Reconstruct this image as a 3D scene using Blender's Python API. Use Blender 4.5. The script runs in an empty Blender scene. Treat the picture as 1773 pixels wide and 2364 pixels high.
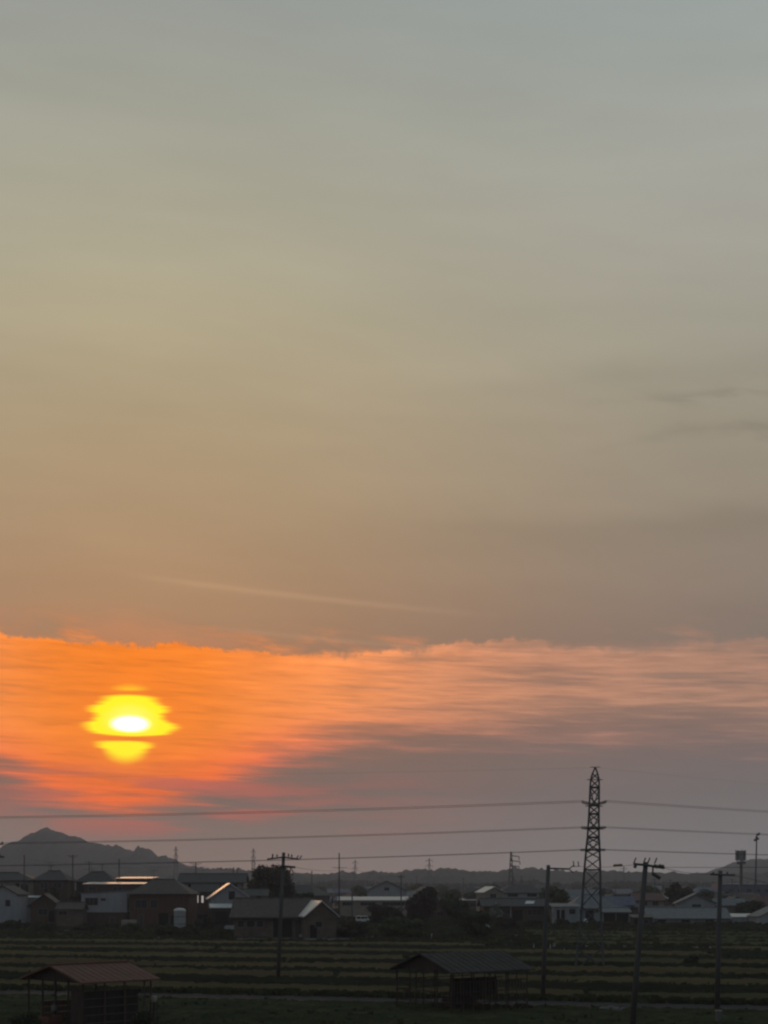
import bpy, bmesh, math, random
from mathutils import Vector, Matrix, noise as mnoise
R = math.radians
sc = bpy.context.scene
COL = sc.collection
random.seed(11)

# ------------------------------------------------------------------ camera
F, CX, HY, CAMZ = 3600.0, 886.5, 2040.0, 9.0      # photo focal length in photo pixels, axis, horizon row, eye height
cam_d = bpy.data.cameras.new('camera')
cam_d.sensor_fit = 'AUTO'; cam_d.sensor_width = 36.0
cam_d.lens = 36.0 * F / 2364.0
cam_d.shift_y = (HY - 1182.0) / 2364.0
cam_d.clip_start = 0.5; cam_d.clip_end = 30000
cam = bpy.data.objects.new('camera', cam_d); COL.objects.link(cam)
cam.location = (0, 0, CAMZ); cam.rotation_euler = (R(90), 0, 0)
sc.camera = cam

# ------------------------------------------------------------------ render settings
sc.view_settings.view_transform = 'Standard'
sc.view_settings.look = 'None'
sc.view_settings.exposure = 0.0
sc.view_settings.gamma = 1.0
sc.view_settings.use_curve_mapping = False
cy = sc.cycles
cy.use_denoising = True
try:
    cy.denoiser = 'OPENIMAGEDENOISE'; cy.denoising_input_passes = 'RGB_ALBEDO_NORMAL'; cy.denoising_prefilter = 'ACCURATE'
except Exception: pass
cy.max_bounces = 5; cy.diffuse_bounces = 2; cy.glossy_bounces = 2; cy.transparent_max_bounces = 6; cy.volume_bounces = 1
cy.caustics_reflective = False; cy.caustics_refractive = False
cy.filter_width = 2.3

# ------------------------------------------------------------------ world: dusk sky with cloud bank and veiled sun
def lin(c):
    return tuple((v/255/12.92 if v/255 <= .04045 else ((v/255+.055)/1.055)**2.4) for v in c)
SUN_AZ, SUN_EL = -9.25, 5.75                       # degrees; azimuth to the left of the view axis
world = bpy.data.worlds.new('World'); sc.world = world; world.use_nodes = True
NT = world.node_tree; NT.nodes.clear()
class E:
    """a tiny expression wrapper round node sockets"""
    def __init__(s, v): s.v = v
    def _m(op, *a):
        n = NT.nodes.new('ShaderNodeMath'); n.operation = op
        for i, x in enumerate(a):
            x = x.v if isinstance(x, E) else x
            if isinstance(x, (int, float)): n.inputs[i].default_value = x
            else: NT.links.new(x, n.inputs[i])
        return E(n.outputs[0])
    def __add__(s, o): return E._m('ADD', s, o)
    __radd__ = __add__
    def __sub__(s, o): return E._m('SUBTRACT', s, o)
    def __rsub__(s, o): return E._m('SUBTRACT', o, s)
    def __mul__(s, o): return E._m('MULTIPLY', s, o)
    __rmul__ = __mul__
    def __truediv__(s, o): return E._m('DIVIDE', s, o)
    def __neg__(s): return E._m('MULTIPLY', s, -1.0)
def fexp(a): return E._m('EXPONENT', a)
def fabs_(a): return E._m('ABSOLUTE', a)
def fmax(a, b): return E._m('MAXIMUM', a, b)
def fmin(a, b): return E._m('MINIMUM', a, b)
def sstep(a, b, x):
    n = NT.nodes.new('ShaderNodeMapRange'); n.interpolation_type = 'SMOOTHSTEP'; n.clamp = True
    for i, v in enumerate((x, a, b, 0.0, 1.0)):
        v = v.v if isinstance(v, E) else v
        if isinstance(v, (int, float)): n.inputs[i].default_value = v
        else: NT.links.new(v, n.inputs[i])
    return E(n.outputs[0])
def gauss(x, s): t = x / s; return fexp(-(t*t))
def xyz(a, b, c):
    n = NT.nodes.new('ShaderNodeCombineXYZ')
    for i, v in enumerate((a, b, c)):
        v = v.v if isinstance(v, E) else v
        if isinstance(v, (int, float)): n.inputs[i].default_value = v
        else: NT.links.new(v, n.inputs[i])
    return n.outputs[0]
def fnoise(vec, scale=1.0, detail=4.0, rough=.55):
    n = NT.nodes.new('ShaderNodeTexNoise'); n.noise_dimensions = '3D'
    n.inputs['Scale'].default_value = scale; n.inputs['Detail'].default_value = detail; n.inputs['Roughness'].default_value = rough
    NT.links.new(vec, n.inputs['Vector']); return E(n.outputs['Fac'])
def ramp(x, lo, hi, stops):
    n = NT.nodes.new('ShaderNodeValToRGB'); n.color_ramp.interpolation = 'LINEAR'
    el = n.color_ramp.elements
    while len(el) > 1: el.remove(el[-1])
    for i, (p, c) in enumerate(stops):
        e = el[0] if i == 0 else el.new((p-lo)/(hi-lo))
        e.position = (p-lo)/(hi-lo); e.color = (*lin(c), 1)
    f = (x - lo) / (hi - lo)
    NT.links.new(f.v, n.inputs[0]); return n.outputs[0]
def cmix(f, a, b, mode='MIX'):
    n = NT.nodes.new('ShaderNodeMix'); n.data_type = 'RGBA'; n.blend_type = mode; n.clamp_factor = True; n.clamp_result = False
    f = f.v if isinstance(f, E) else f
    if isinstance(f, (int, float)): n.inputs[0].default_value = f
    else: NT.links.new(f, n.inputs[0])
    for i, c in ((6, a), (7, b)):
        if isinstance(c, tuple): n.inputs[i].default_value = (*c, 1)
        else: NT.links.new(c, n.inputs[i])
    return n.outputs[2]
tc = NT.nodes.new('ShaderNodeTexCoord'); sp = NT.nodes.new('ShaderNodeSeparateXYZ')
NT.links.new(tc.outputs['Generated'], sp.inputs[0])
dx, dy, dz = (E(sp.outputs[i]) for i in range(3))
DEG = 180/math.pi
az = E._m('ARCTAN2', dx, dy) * DEG
el = E._m('ARCSINE', fmax(fmin(dz, 1.0), -1.0)) * DEG
hor = E._m('SQRT', fmax(1.0 - dz*dz, 1e-6))
ux, uy = dx/hor, dy/hor
daz = az - SUN_AZ
ad0 = fabs_(daz); ad = fmin(ad0, 360.0 - ad0)
def stv(a, b, tilt=0.0, off=0.0):                  # streaky noise coordinates: a per degree of azimuth, b per degree of elevation
    return xyz(ux*(57.3*a) + off, uy*(57.3*a), (el + daz*tilt)*b if tilt else el*b)
w_near = gauss(ad, 15.5)
back = sstep(25.0, 130.0, ad)
near = ramp(el, -10, 90, [(-10,(70,62,56)),(-.5,(160,134,122)),(1.2,(152,126,114)),(3.2,(132,105,94)),(5.5,(142,106,84)),(8.7,(171,128,95)),(10.1,(178,138,102)),
    (13.1,(180,150,115)),(16.2,(182,160,127)),(19.5,(181,168,138)),(22.0,(176,169,145)),(26.,(165,164,150)),(29.5,(153,156,150)),(38,(135,146,146)),(60,(112,128,136)),(90,(100,116,128))])
far = ramp(el, -10, 90, [(-10,(62,60,58)),(-.5,(142,140,141)),(1.2,(133,131,132)),(3.2,(118,113,113)),(5.5,(120,107,104)),(8.7,(132,119,110)),(10.1,(137,124,114)),
    (13.1,(146,136,122)),(16.2,(153,146,131)),(19.5,(160,157,144)),(22.0,(164,161,152)),(26.,(162,165,158)),(29.5,(154,163,161)),(38,(136,150,152)),(60,(112,128,136)),(90,(100,116,128))])
bak = ramp(el, -10, 90, [(-10,(52,52,54)),(0,(92,92,100)),(6,(104,102,110)),(14,(112,114,122)),(30,(116,126,134)),(60,(106,122,132)),(90,(100,116,128))])
base = cmix(w_near, far, near)
base = cmix(back, base, bak)
# soft high veil: very faint streaks of lighter and darker air
veil = fnoise(stv(.05, .28, .06), 1.0, 5, .55)
veil2 = fnoise(stv(.16, .9, .05, 7.0), 1.0, 4, .5)
vs = 1.0 + (veil - .5) * .22 + (veil2 - .5) * .11
# two thin slanting cirrus lines above the bank
wob = (fnoise(stv(.25, .4, 0, 3.0), 1.0, 3) - .5)
c1 = gauss(el - (11.05 - daz*.1) - wob*.25, .11) * sstep(-1.0, 3.0, daz) * (1.0 - sstep(7.0, 16.0, daz))
c2 = gauss(el - (9.55 - daz*.09) - wob*.25, .1) * sstep(2.0, 5.0, daz) * (1.0 - sstep(8.0, 17.0, daz))
dark = fmax(gauss(el - 17.1 - (veil2-.5)*1.6, .34), gauss(el - 15.9 + (veil2-.5)*2.4 - (daz-22.0)*.06, .30)*.7) * sstep(14.0, 24.0, daz) * (1.0 - sstep(30.0, 60.0, daz)) * sstep(.42, .62, fnoise(stv(.3, 1.4, .12, 2.0), 1.0, 4))
vs = vs - gauss(el - 17.9 + (veil-.5)*3.0, .55) * sstep(4.0, 20.0, daz) * (1.0 - sstep(35.0, 70.0, daz)) * .055 - gauss(el - 12.6 + (veil-.5)*4.0, .9) * sstep(4.0, 18.0, daz) * (1.0 - sstep(40.0, 80.0, daz)) * .085
vs = vs + (c1*.14 + c2*.12) - dark*.20
base = cmix(1.0, base, xyz(vs, vs, vs), 'MULTIPLY')
# cloud bank lit from behind by the sun
ne = fnoise(stv(.55, .8, 0, 11.0), 1.0, 6, .6)
ne2 = fnoise(stv(2.6, 3.2, 0, 5.0), 1.0, 4, .6)
top = 8.82 - .42*gauss(daz - 7.5, 4.0) + (fnoise(stv(.16, .2, 0, 51.0), 1.0, 2) - .5)*.7 + (ne - .5)*.95 + (ne2 - .5)*.40 + (fnoise(stv(6.0, 7.0, 0, 81.0), 1.0, 3, .6) - .5)*.22
mt = sstep(0.0, 1.0, (top + .05 - el) / (.20 + 0.75*sstep(.42, .72, fnoise(stv(.22, .3, 0, 23.0), 1.0, 2))))
s1 = fnoise(stv(.10, 1.7, .05, 1.0), 1.0, 6, .6)
s2 = fnoise(stv(.28, 4.2, .03, 4.0), 1.0, 4, .6)
s3 = fnoise(stv(.7, 8.0, .05, 17.0), 1.0, 3, .55)
st = s1*.62 + s2*.38
bot = 5.3 - .75*sstep(12.0, 26.0, daz) - 2.60*gauss(daz + .2, 5.0)
mb = sstep(-.9, 1.0, el - bot + (st - .5)*4.2)
holes = sstep(.36, .58, st + sstep(2.5, 0.0, el - bot)*-.06 + gauss(ad, 4.5)*.18)
fade_az = 1.0 - sstep(26.0, 95.0, ad)
op = mt * mb * (.62 + .24*gauss(ad, 4.0) - .34*sstep(6.0, 20.0, ad) + (.38 + .30*sstep(6.0, 20.0, ad))*holes) * fade_az
bandc = ramp(ad, 0, 100, [(0,(254,132,20)),(2.6,(254,135,34)),(4.8,(254,142,60)),(7.5,(250,148,80)),(11,(224,144,98)),(15,(196,137,106)),(20,(180,133,108)),(26,(168,128,108)),(45,(135,112,108)),(100,(110,104,108))])
pink = ramp(ad, 0, 100, [(0,(255,108,26)),(3,(255,112,42)),(5.5,(246,116,76)),(9,(214,124,96)),(14,(176,120,104)),(20,(152,116,108)),(26,(140,112,108)),(45,(122,106,106)),(100,(105,102,106))])
low = sstep(1.6, -1.0, el - bot - 1.0*gauss(ad, 6.0))
bandc = cmix(low, bandc, pink)
rim = mt * (1.0 - sstep(.10, .9, top - el)) * sstep(1.0, 7.0, ad) * sstep(.35, .65, fnoise(stv(.8, 1.6, 0, 41.0), 1.0, 4))
br = .74 + st*.62 + (s2 - .5)*.45 + (s3 - .5)*.40 + rim*.20
bandc = cmix(1.0, bandc, xyz(br, br, br), 'MULTIPLY')
skyc = cmix(op, base, bandc)
veilg = gauss(daz - .5, 5.0) * sstep(0.0, -.1, top - el - .05) * (1.0 - sstep(.1, 1.5, el - top)) * sstep(.35, .65, fnoise(stv(.22, .8, .1, 61.0), 1.0, 4))
skyc = cmix(veilg*.42, skyc, lin((226,142,92)))
wis = sstep(.50, .70, fnoise(stv(.30, 1.3, .12, 71.0), 1.0, 5, .6)) * sstep(.15, -.05, top - el) * (1.0 - sstep(.1, 1.1, el - top)) * (1.0 - sstep(18.0, 60.0, ad))
skyc = cmix(wis*.5, skyc, bandc)
# faint rosy patches under the bank
rosy = sstep(.42, .62, fnoise(stv(.16, 1.5, .02, 9.0), 1.0, 4)) * gauss(daz - 1.5, 6.5) * sstep(1.2, 2.4, el) * (1.0 - sstep(3.6, 4.6, el))
skyc = cmix(rosy*.8, skyc, lin((206,104,84)))
# the sun's disc and aureole, cut by thin bars of cloud
sd = el - SUN_EL
wid = fnoise(stv(.02, 3.4, 0, 31.0), 1.0, 3, .6)
wid2 = fnoise(stv(.35, 6.0, 0, 13.0), 1.0, 3, .6)
rx = daz / (1.38 + (wid-.5)*1.5 + (wid2-.5)*.6 + .35*gauss(sd, .18) + .22*gauss(sd - .62, .15))
rx = (daz + .16*sstep(-.45, -.7, sd)) / (1.38 + (wid-.5)*1.5 + (wid2-.5)*.6 + .35*gauss(sd, .18) + .22*gauss(sd - .62, .15)) * (1.0 + .30*sstep(-.45, -1.15, sd))
ry = sd / 1.36
glow = fexp(-(rx*rx + ry*ry))
bar = gauss(sd + .50 + (wid2-.5)*.14 + daz*.02, .15) * gauss(daz + .15, 2.4)
bar2 = gauss(sd - 1.13, .09) * gauss(daz - .1, 1.6) * .5
glow = glow * (1.0 - .80*bar) * (1.0 - bar2)
yel = sstep(.27, .56, glow)
hotw = fexp(-((daz*daz)/(.78*.78) + (sd - .02)*(sd - .02)/(.34*.34))) 
hot = sstep(.30, .85, hotw*(1.0-bar)) 
sof = sstep(.45, 1.0, fexp(-((daz*daz)/(1.3*1.3) + (sd - .1)*(sd - .1)/(.9*.9))) * (1.0 - bar))
skyc = cmix(sstep(.03, .42, glow)*.55, skyc, (1.15, .26, .008))
skyc = cmix(yel, skyc, (1.35, 1.06, .004))
skyc = cmix(sof*.30, skyc, (1.5, 1.3, .5))
skyc = cmix(hot, skyc, (3.4, 2.9, 1.9))
bg = NT.nodes.new('ShaderNodeBackground'); out = NT.nodes.new('ShaderNodeOutputWorld')
NT.links.new(skyc, bg.inputs[0]); bg.inputs[1].default_value = 1.0
NT.links.new(bg.outputs[0], out.inputs[0])
world.cycles.sampling_method = 'MANUAL'; world.cycles.sample_map_resolution = 2048

# the low sun, veiled by the bank: weak and orange
sun_d = bpy.data.lights.new('sun', 'SUN'); sun_d.energy = 0.12; sun_d.angle = R(3.0); sun_d.color = (1.0, .52, .24)
sun = bpy.data.objects.new('sun', sun_d); COL.objects.link(sun)
sdir = Vector((math.sin(R(SUN_AZ))*math.cos(R(SUN_EL)), math.cos(R(SUN_AZ))*math.cos(R(SUN_EL)), math.sin(R(SUN_EL))))
sun.rotation_euler = (-sdir).to_track_quat('-Z', 'Y').to_euler()

# ------------------------------------------------------------------ helpers
def X(px, d): return (px - CX) * d / F             # sideways metres of a photo column at a distance
def Z(py, d): return CAMZ + (HY - py) * d / F      # height of a photo row at a distance
def GD(py): return F * CAMZ / (py - HY)            # distance of the ground seen at a photo row

def mat(name, col, col2=None, scale=1.0, rough=.85, metal=0.0, spec=.3, detail=4, stretch=(1, 1, 1), bump=0.0, lo=.35, hi=.65):
    m = bpy.data.materials.new(name); m.use_nodes = True
    nt = m.node_tree; b = nt.nodes['Principled BSDF']
    b.inputs['Roughness'].default_value = rough; b.inputs['Metallic'].default_value = metal
    b.inputs['Specular IOR Level'].default_value = spec
    b.inputs['Base Color'].default_value = (*col, 1)
    if col2 is not None:
        tcn = nt.nodes.new('ShaderNodeTexCoord'); mp = nt.nodes.new('ShaderNodeMapping'); mp.inputs['Scale'].default_value = stretch
        nz = nt.nodes.new('ShaderNodeTexNoise'); nz.inputs['Scale'].default_value = scale; nz.inputs['Detail'].default_value = detail
        nt.links.new(tcn.outputs['Object'], mp.inputs[0]); nt.links.new(mp.outputs[0], nz.inputs['Vector'])
        mr = nt.nodes.new('ShaderNodeMapRange'); mr.inputs[1].default_value = lo; mr.inputs[2].default_value = hi
        nt.links.new(nz.outputs['Fac'], mr.inputs[0])
        mx = nt.nodes.new('ShaderNodeMix'); mx.data_type = 'RGBA'
        mx.inputs[6].default_value = (*col, 1); mx.inputs[7].default_value = (*col2, 1)
        nt.links.new(mr.outputs[0], mx.inputs[0]); nt.links.new(mx.outputs[2], b.inputs['Base Color'])
        if bump:
            bp = nt.nodes.new('ShaderNodeBump'); bp.inputs['Strength'].default_value = bump; bp.inputs['Distance'].default_value = .05
            nt.links.new(nz.outputs['Fac'], bp.inputs['Height']); nt.links.new(bp.outputs[0], b.inputs['Normal'])
    return m

class MB:
    """collects shapes into one mesh"""
    def __init__(s): s.v = []; s.f = []
    def add(s, vs, fs):
        n = len(s.v); s.v += [tuple(v) for v in vs]; s.f += [tuple(i+n for i in f) for f in fs]
    def box(s, x0, x1, y0, y1, z0, z1):
        s.add([(x0,y0,z0),(x1,y0,z0),(x1,y1,z0),(x0,y1,z0),(x0,y0,z1),(x1,y0,z1),(x1,y1,z1),(x0,y1,z1)],
              [(3,2,1,0),(4,5,6,7),(0,1,5,4),(1,2,6,5),(2,3,7,6),(3,0,4,7)])
    def slab(s, quad, t):                          # a thick quad: quad counter-clockwise seen from above, thickness t downwards
        s.add([*quad, *[(a, b, c-t) for a, b, c in quad]], [(0,1,2,3),(7,6,5,4),(0,4,5,1),(1,5,6,2),(2,6,7,3),(3,7,4,0)])
    def tube(s, pts, r, n=6, r2=None):
        pts = [Vector(p) for p in pts]; k = len(pts); base = len(s.v)
        for i, p in enumerate(pts):
            t = (pts[min(i+1, k-1)] - pts[max(i-1, 0)]).normalized()
            up = Vector((0,0,1)) if abs(t.z) < .9 else Vector((1,0,0))
            a = t.cross(up).normalized(); b = t.cross(a)
            rr = r if r2 is None else r + (r2-r)*i/(k-1)
            for j in range(n):
                q = 2*math.pi*j/n
                s.v.append(tuple(p + a*(math.cos(q)*rr) + b*(math.sin(q)*rr)))
        for i in range(k-1):
            for j in range(n):
                s.f.append((base+i*n+j, base+(i+1)*n+j, base+(i+1)*n+(j+1)%n, base+i*n+(j+1)%n))
        s.f.append(tuple(base+j for j in range(n))); s.f.append(tuple(base+(k-1)*n+j for j in reversed(range(n))))
    def lathe(s, prof, cx=0, cy=0, n=16):          # prof: (radius, z) from bottom to top
        base = len(s.v)
        for r, z in prof:
            for j in range(n): s.v.append((cx + r*math.cos(2*math.pi*j/n), cy + r*math.sin(2*math.pi*j/n), z))
        for i in range(len(prof)-1):
            for j in range(n): s.f.append((base+i*n+j, base+i*n+(j+1)%n, base+(i+1)*n+(j+1)%n, base+(i+1)*n+j))
        s.f.append(tuple(base+j for j in reversed(range(n)))); s.f.append(tuple(base+(len(prof)-1)*n+j for j in range(n)))
    def mesh(s, name, m=None, smooth=False):
        me = bpy.data.meshes.new(name); me.from_pydata(s.v, [], s.f); me.update()
        if m: me.materials.append(m)
        if smooth: me.polygons.foreach_set('use_smooth', [True]*len(me.polygons))
        return me
    def build(s, name, m, parent=None, smooth=False):
        return put(name, s.mesh(name, m, smooth), parent)
def put(name, me, parent=None):
    o = bpy.data.objects.new(name, me); COL.objects.link(o)
    if parent: o.parent = parent
    return o
def tag(o, label=None, cat=None, group=None, kind=None):
    if label: o['label'] = label
    if cat: o['category'] = cat
    if group: o['group'] = group
    if kind: o['kind'] = kind
    return o
def thing(name, label, cat, loc=(0,0,0), rz=0.0, group=None):
    o = bpy.data.objects.new(name, None); COL.objects.link(o); o.empty_display_size = .5
    o.location = loc; o.rotation_euler = (0, 0, rz)
    return tag(o, label, cat, group)
KIDS = {}
def copy_tree(root, loc, rz, label, group=None, scale=1.0):
    r = root.copy(); COL.objects.link(r); r.location = loc; r.rotation_euler = (0,0,rz); r['label'] = label; r.scale = (scale,)*3
    if group: r['group'] = group
    kids = KIDS.setdefault(root.name, [(c, list(c.children)) for c in root.children])
    for c, gs in kids:
        n = c.copy(); COL.objects.link(n); n.parent = r
        for g in gs:
            k = g.copy(); COL.objects.link(k); k.parent = n
    return r

# ------------------------------------------------------------------ materials
M = {}
M['soil'] = mat('soil', (.052,.050,.030), (.030,.031,.019), .35, 1, detail=8, stretch=(.4, 1, 1))
M['asphalt'] = mat('asphalt', (.034,.034,.038), (.024,.024,.027), 1.5, .9, detail=8, spec=.15)
M['concrete'] = mat('concrete', (.26,.25,.23), (.19,.18,.17), 2.0, .85, detail=6)
M['pole'] = mat('pole_concrete', (.11,.105,.098), (.08,.076,.072), 1.2, .9, stretch=(3, 3, .3))
M['steel'] = mat('galvanised_steel', (.105,.108,.112), (.075,.077,.08), 1.5, .65, .2, detail=5)
M['wire'] = mat('wire', (.05,.05,.05), rough=.6)
M['ceramic'] = mat('insulator_ceramic', (.10,.085,.08), rough=.7, spec=.2)
M['rice'] = mat('rice', (.158,.122,.056), (.108,.088,.042), .22, .95, detail=9, stretch=(.25, 1, 1))
M['ricegreen'] = mat('rice_green', (.112,.104,.048), (.082,.080,.038), .22, .95, detail=9, stretch=(.25, 1, 1))
M['soy'] = mat('dark_crop', (.038,.038,.018), (.022,.024,.012), .3, .95, detail=8)
M['weed'] = mat('weed', (.062,.066,.026), (.034,.040,.017), .4, .95, detail=5)
M['leaf'] = mat('leaf_dark', (.050,.058,.024), (.026,.032,.015), .6, .9)
M['leafg'] = mat('leaf_green', (.075,.085,.034), (.044,.054,.022), .6, .9)
M['leafb'] = mat('leaf_brown', (.062,.045,.026), (.036,.028,.018), .6, .9)
M['leafp'] = mat('leaf_pale', (.20,.21,.17), (.12,.13,.10), .8, .9)
M['bark'] = mat('bark', (.07,.055,.04), (.04,.03,.022), 3, .95)
M['forest'] = mat('forest', (.034,.036,.030), (.018,.020,.018), .02, 1, detail=9)
M['w_white'] = mat('white_siding', (.36,.365,.375), (.29,.295,.30), .9, .85, detail=6, stretch=(1, 1, .25))
M['w_grey'] = mat('grey_siding', (.34,.35,.35), (.27,.28,.28), .9, .8, detail=6, stretch=(1, 1, .25))
M['w_beige'] = mat('beige_stucco', (.30,.26,.21), (.23,.20,.16), .8, .85, detail=6)
M['w_tan'] = mat('tan_mud_wall', (.15,.12,.092), (.10,.082,.064), .8, .9, detail=6)
M['w_brown'] = mat('brown_board_wall', (.105,.068,.048), (.065,.044,.034), 1.2, .85, detail=6, stretch=(4, 4, .3))
M['w_rust'] = mat('rust_red_wall', (.13,.065,.045), (.085,.045,.034), 1.0, .85, detail=6, stretch=(3, 3, .4))
M['w_dark'] = mat('dark_board_wall', (.050,.040,.034), (.032,.027,.024), 1.5, .9, stretch=(4, 4, .3))
M['r_dark'] = mat('dark_tile_roof', (.060,.056,.055), (.040,.038,.038), 1.5, .65, detail=6)
M['r_brown'] = mat('brown_tile_roof', (.105,.078,.064), (.070,.053,.045), 1.5, .7, detail=6)
M['r_grey'] = mat('grey_tile_roof', (.17,.175,.18), (.12,.124,.13), 1.2, .65, detail=6)
M['r_red'] = mat('dull_red_roof', (.14,.060,.048), (.09,.045,.038), 1.2, .7, detail=6)
M['r_blue'] = mat('blue_metal_roof', (.08,.095,.15), (.06,.07,.11), 1.0, .55, detail=5)
M['r_rust'] = mat('rust_brown_sheet', (.165,.074,.050), (.120,.056,.040), 1.0, .75, detail=6, stretch=(1, 1, 1))
M['metal'] = mat('bright_sheet_metal', (.62,.62,.63), (.50,.50,.51), .8, .42, .75, detail=3)
M['white_metal'] = mat('white_painted_metal', (.52,.52,.51), (.42,.42,.41), 1.0, .4, .0, spec=.5)
M['frame'] = mat('window_frame', (.17,.165,.16), rough=.5)
M['framed'] = mat('dark_window_frame', (.06,.055,.05), rough=.5)
M['glass'] = mat('window_glass', (.022,.024,.027), rough=.12, spec=.5)
M['void_shade'] = mat('interior_shade', (.018,.016,.015), rough=1)  # near-black colour standing in for the shade within openings
M['timber'] = mat('weathered_timber', (.120,.095,.075), (.080,.062,.050), 2, .85, stretch=(4, 4, .4))
M['r_old'] = mat('old_board_roof', (.058,.050,.044), (.038,.033,.030), 1.5, .85, detail=6)
M['timberd'] = mat('dark_timber', (.075,.050,.040), (.048,.034,.028), 2, .85, stretch=(4, 4, .4))
M['tyre'] = mat('tyre', (.02,.02,.02), rough=.9)
M['carwhite'] = mat('white_car_paint', (.70,.70,.68), rough=.25, spec=.5)
M['tank'] = mat('pale_tank', (.36,.365,.36), (.28,.285,.28), .8, .6)
M['stone'] = mat('rough_stone', (.16,.155,.145), (.10,.096,.09), 2, .9)
def emis(name, col, s):
    m = mat(name, (.3,.3,.3), rough=.4); b = m.node_tree.nodes['Principled BSDF']
    b.inputs['Emission Color'].default_value = (*col, 1); b.inputs['Emission Strength'].default_value = s; return m
M['lit'] = emis('lit_pane', (1.0, .86, .80), .36)

# ------------------------------------------------------------------ ground, road, hills
g = MB()
g.add([(-3700,-500,0),(3700,-500,0),(3700,3700,0),(-3700,3700,0)], [(0,1,2,3)])
tag(g.build('ground', M['soil']), kind='structure')
K = .28                                             # the field lines come nearer to the right
NQ = math.sqrt(1 + K*K)
def fp(x, q, z=0.0): return (x, q - K*x, z)          # a point of the fields: x sideways, q the depth where the line crosses the axis
def band(name, x0, x1, q0, q1, z, m, seg=30):
    b = MB(); vs = []; fs = []
    for i in range(seg+1):
        x = x0 + (x1-x0)*i/seg
        vs += [fp(x, q0 + .25*mnoise.noise((x*.11, q0, 1)), z), fp(x, q1 + .25*mnoise.noise((x*.13, q1, 5)), z)]
    for i in range(seg): fs.append((2*i, 2*i+2, 2*i+3, 2*i+1))
    b.add(vs, fs); return b.build(name, m)
tag(band('farm_road', -140, 140, 117.6, 122.6, .012, M['asphalt'], 60), kind='structure')
tag(band('farm_track', -140, 140, 231.5, 233.4, .012, M['concrete'], 60), kind='structure')

def strip_crop(b, rng, x0, x1, q0, q1, pitch, seg, h0, h1):
    """rows of plants as uneven ridges with ragged crests"""
    q = q0
    while q < q1:
        n = int((x1-x0)/seg); base = len(b.v)
        for i in range(n+1):
            x = x0 + i*seg + rng.uniform(-.1, .1)*seg
            h = rng.uniform(h0, h1)*(.85 + .3*mnoise.noise((x*.07, q*.2, 3)))
            yy = q + rng.uniform(-.12, .12)*pitch
            b.v += [fp(x, yy - pitch*.42, .03), fp(x + rng.uniform(-.2,.2)*seg, yy, h), fp(x, yy + pitch*.42, .03)]
        for i in range(n):
            a = base + 3*i
            b.f += [(a, a+3, a+4, a+1), (a+1, a+4, a+5, a+2)]
        q += pitch
rng = random.Random(3)
rice, riceg, soy = MB(), MB(), MB()
# light mown/rice strips and darker crop strips, as the photo's stripes
light = [(126.5,131.0),(143.2,150.5),(159.0,167.5),(178.0,187.5),(199.5,207.5),(221.0,229.5)]
darkb = [(132.5,141.5),(151.8,157.6),(169.0,176.4),(189.5,197.5),(209.5,219.0)]
def plots(spans, cuts, choose):
    for i, (a, c) in enumerate(spans):
        x0 = -124 + rng.uniform(0, 12)
        while x0 < 122:
            ln = rng.uniform(*cuts); tgt = choose(x0, rng.random())
            if tgt is not None:
                near = a < 170
                strip_crop(tgt, rng, x0 + .3, x0 + ln - .3, a + rng.uniform(-.5,.4), c + rng.uniform(-.6,.5), .62 if near else .85, .42 if near else .6, .36, .36 + rng.uniform(.12,.38))
            x0 += ln
plots(light, (28, 70), lambda x, u: (None if u < .03 else soy if u < .07 else rice if (u < .50 or x < -10) else riceg))
for q0, q1 in ((240,246),(256,262.5),(273,281),(291,299)):
    strip_crop(riceg, rng, 26, 122, q0 + rng.uniform(-.5,.5), q1, .9, .7, .3, .5)
plots(darkb, (24, 70), lambda x, u: (None if u < .10 else riceg if u < .14 else soy))
tag(rice.build('ripening_rice', M['rice']), kind='stuff')
tag(riceg.build('green_rice', M['ricegreen']), kind='stuff')
tag(soy.build('bean_rows', M['soy']), kind='stuff')
# loose weeds on verges, banks and the rough ground near the rails
def tufts(b, rng, n, place, w0, w1, h0, h1):
    for _ in range(n):
        x, y = place()
        for k in range(3):
            a = rng.uniform(0, math.pi); w = rng.uniform(w0, w1); h = rng.uniform(h0, h1)
            ca, sa = math.cos(a)*w, math.sin(a)*w; ox, oy = rng.uniform(-w, w), rng.uniform(-w, w)
            lx, ly = rng.uniform(-.3,.3)*h, rng.uniform(-.3,.3)*h
            b.add([(x+ox-ca*.5, y+oy-sa*.5, 0), (x+ox+ca*.5, y+oy+sa*.5, 0), (x+ox+ca*.6+lx, y+oy+sa*.6+ly, h*rng.uniform(.6,1)), (x+ox-ca*.6+lx, y+oy-sa*.6+ly, h)], [(0,1,2,3)])
wd = MB()
def verge(q0, q1):
    def f():
        x = rng.uniform(-110, 110); q = rng.uniform(q0, q1); p = fp(x, q); return p[0], p[1]
    return f
def clumpy(q0, q1):
    def f():
        while True:
            x = rng.uniform(-60, 60); q = rng.uniform(q0, q1); p = fp(x, q)
            if mnoise.noise((p[0]*.09, p[1]*.16, 2)) > -.35 + rng.uniform(-.5,.5): return p[0], p[1]
    return f
tufts(wd, rng, 2600, verge(122.9, 125.5), .3, .6, .15, .5)
strip_crop(wd, rng, -75, 75, 60, 117.0, .34, .34, .05, .26)
tufts(wd, rng, 1500, clumpy(62, 117.2), .15, .32, .1, .35)
for q in (131.7, 142.3, 151.2, 158.3, 168.2, 177.2, 188.5, 198.5, 208.5, 220.0, 230.4):
    tufts(wd, rng, 700, verge(q-.35, q+.35), .3, .6, .15, .55)
tufts(wd, rng, 5000, verge(234, 300), .5, 1.0, .15, .5)
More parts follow.
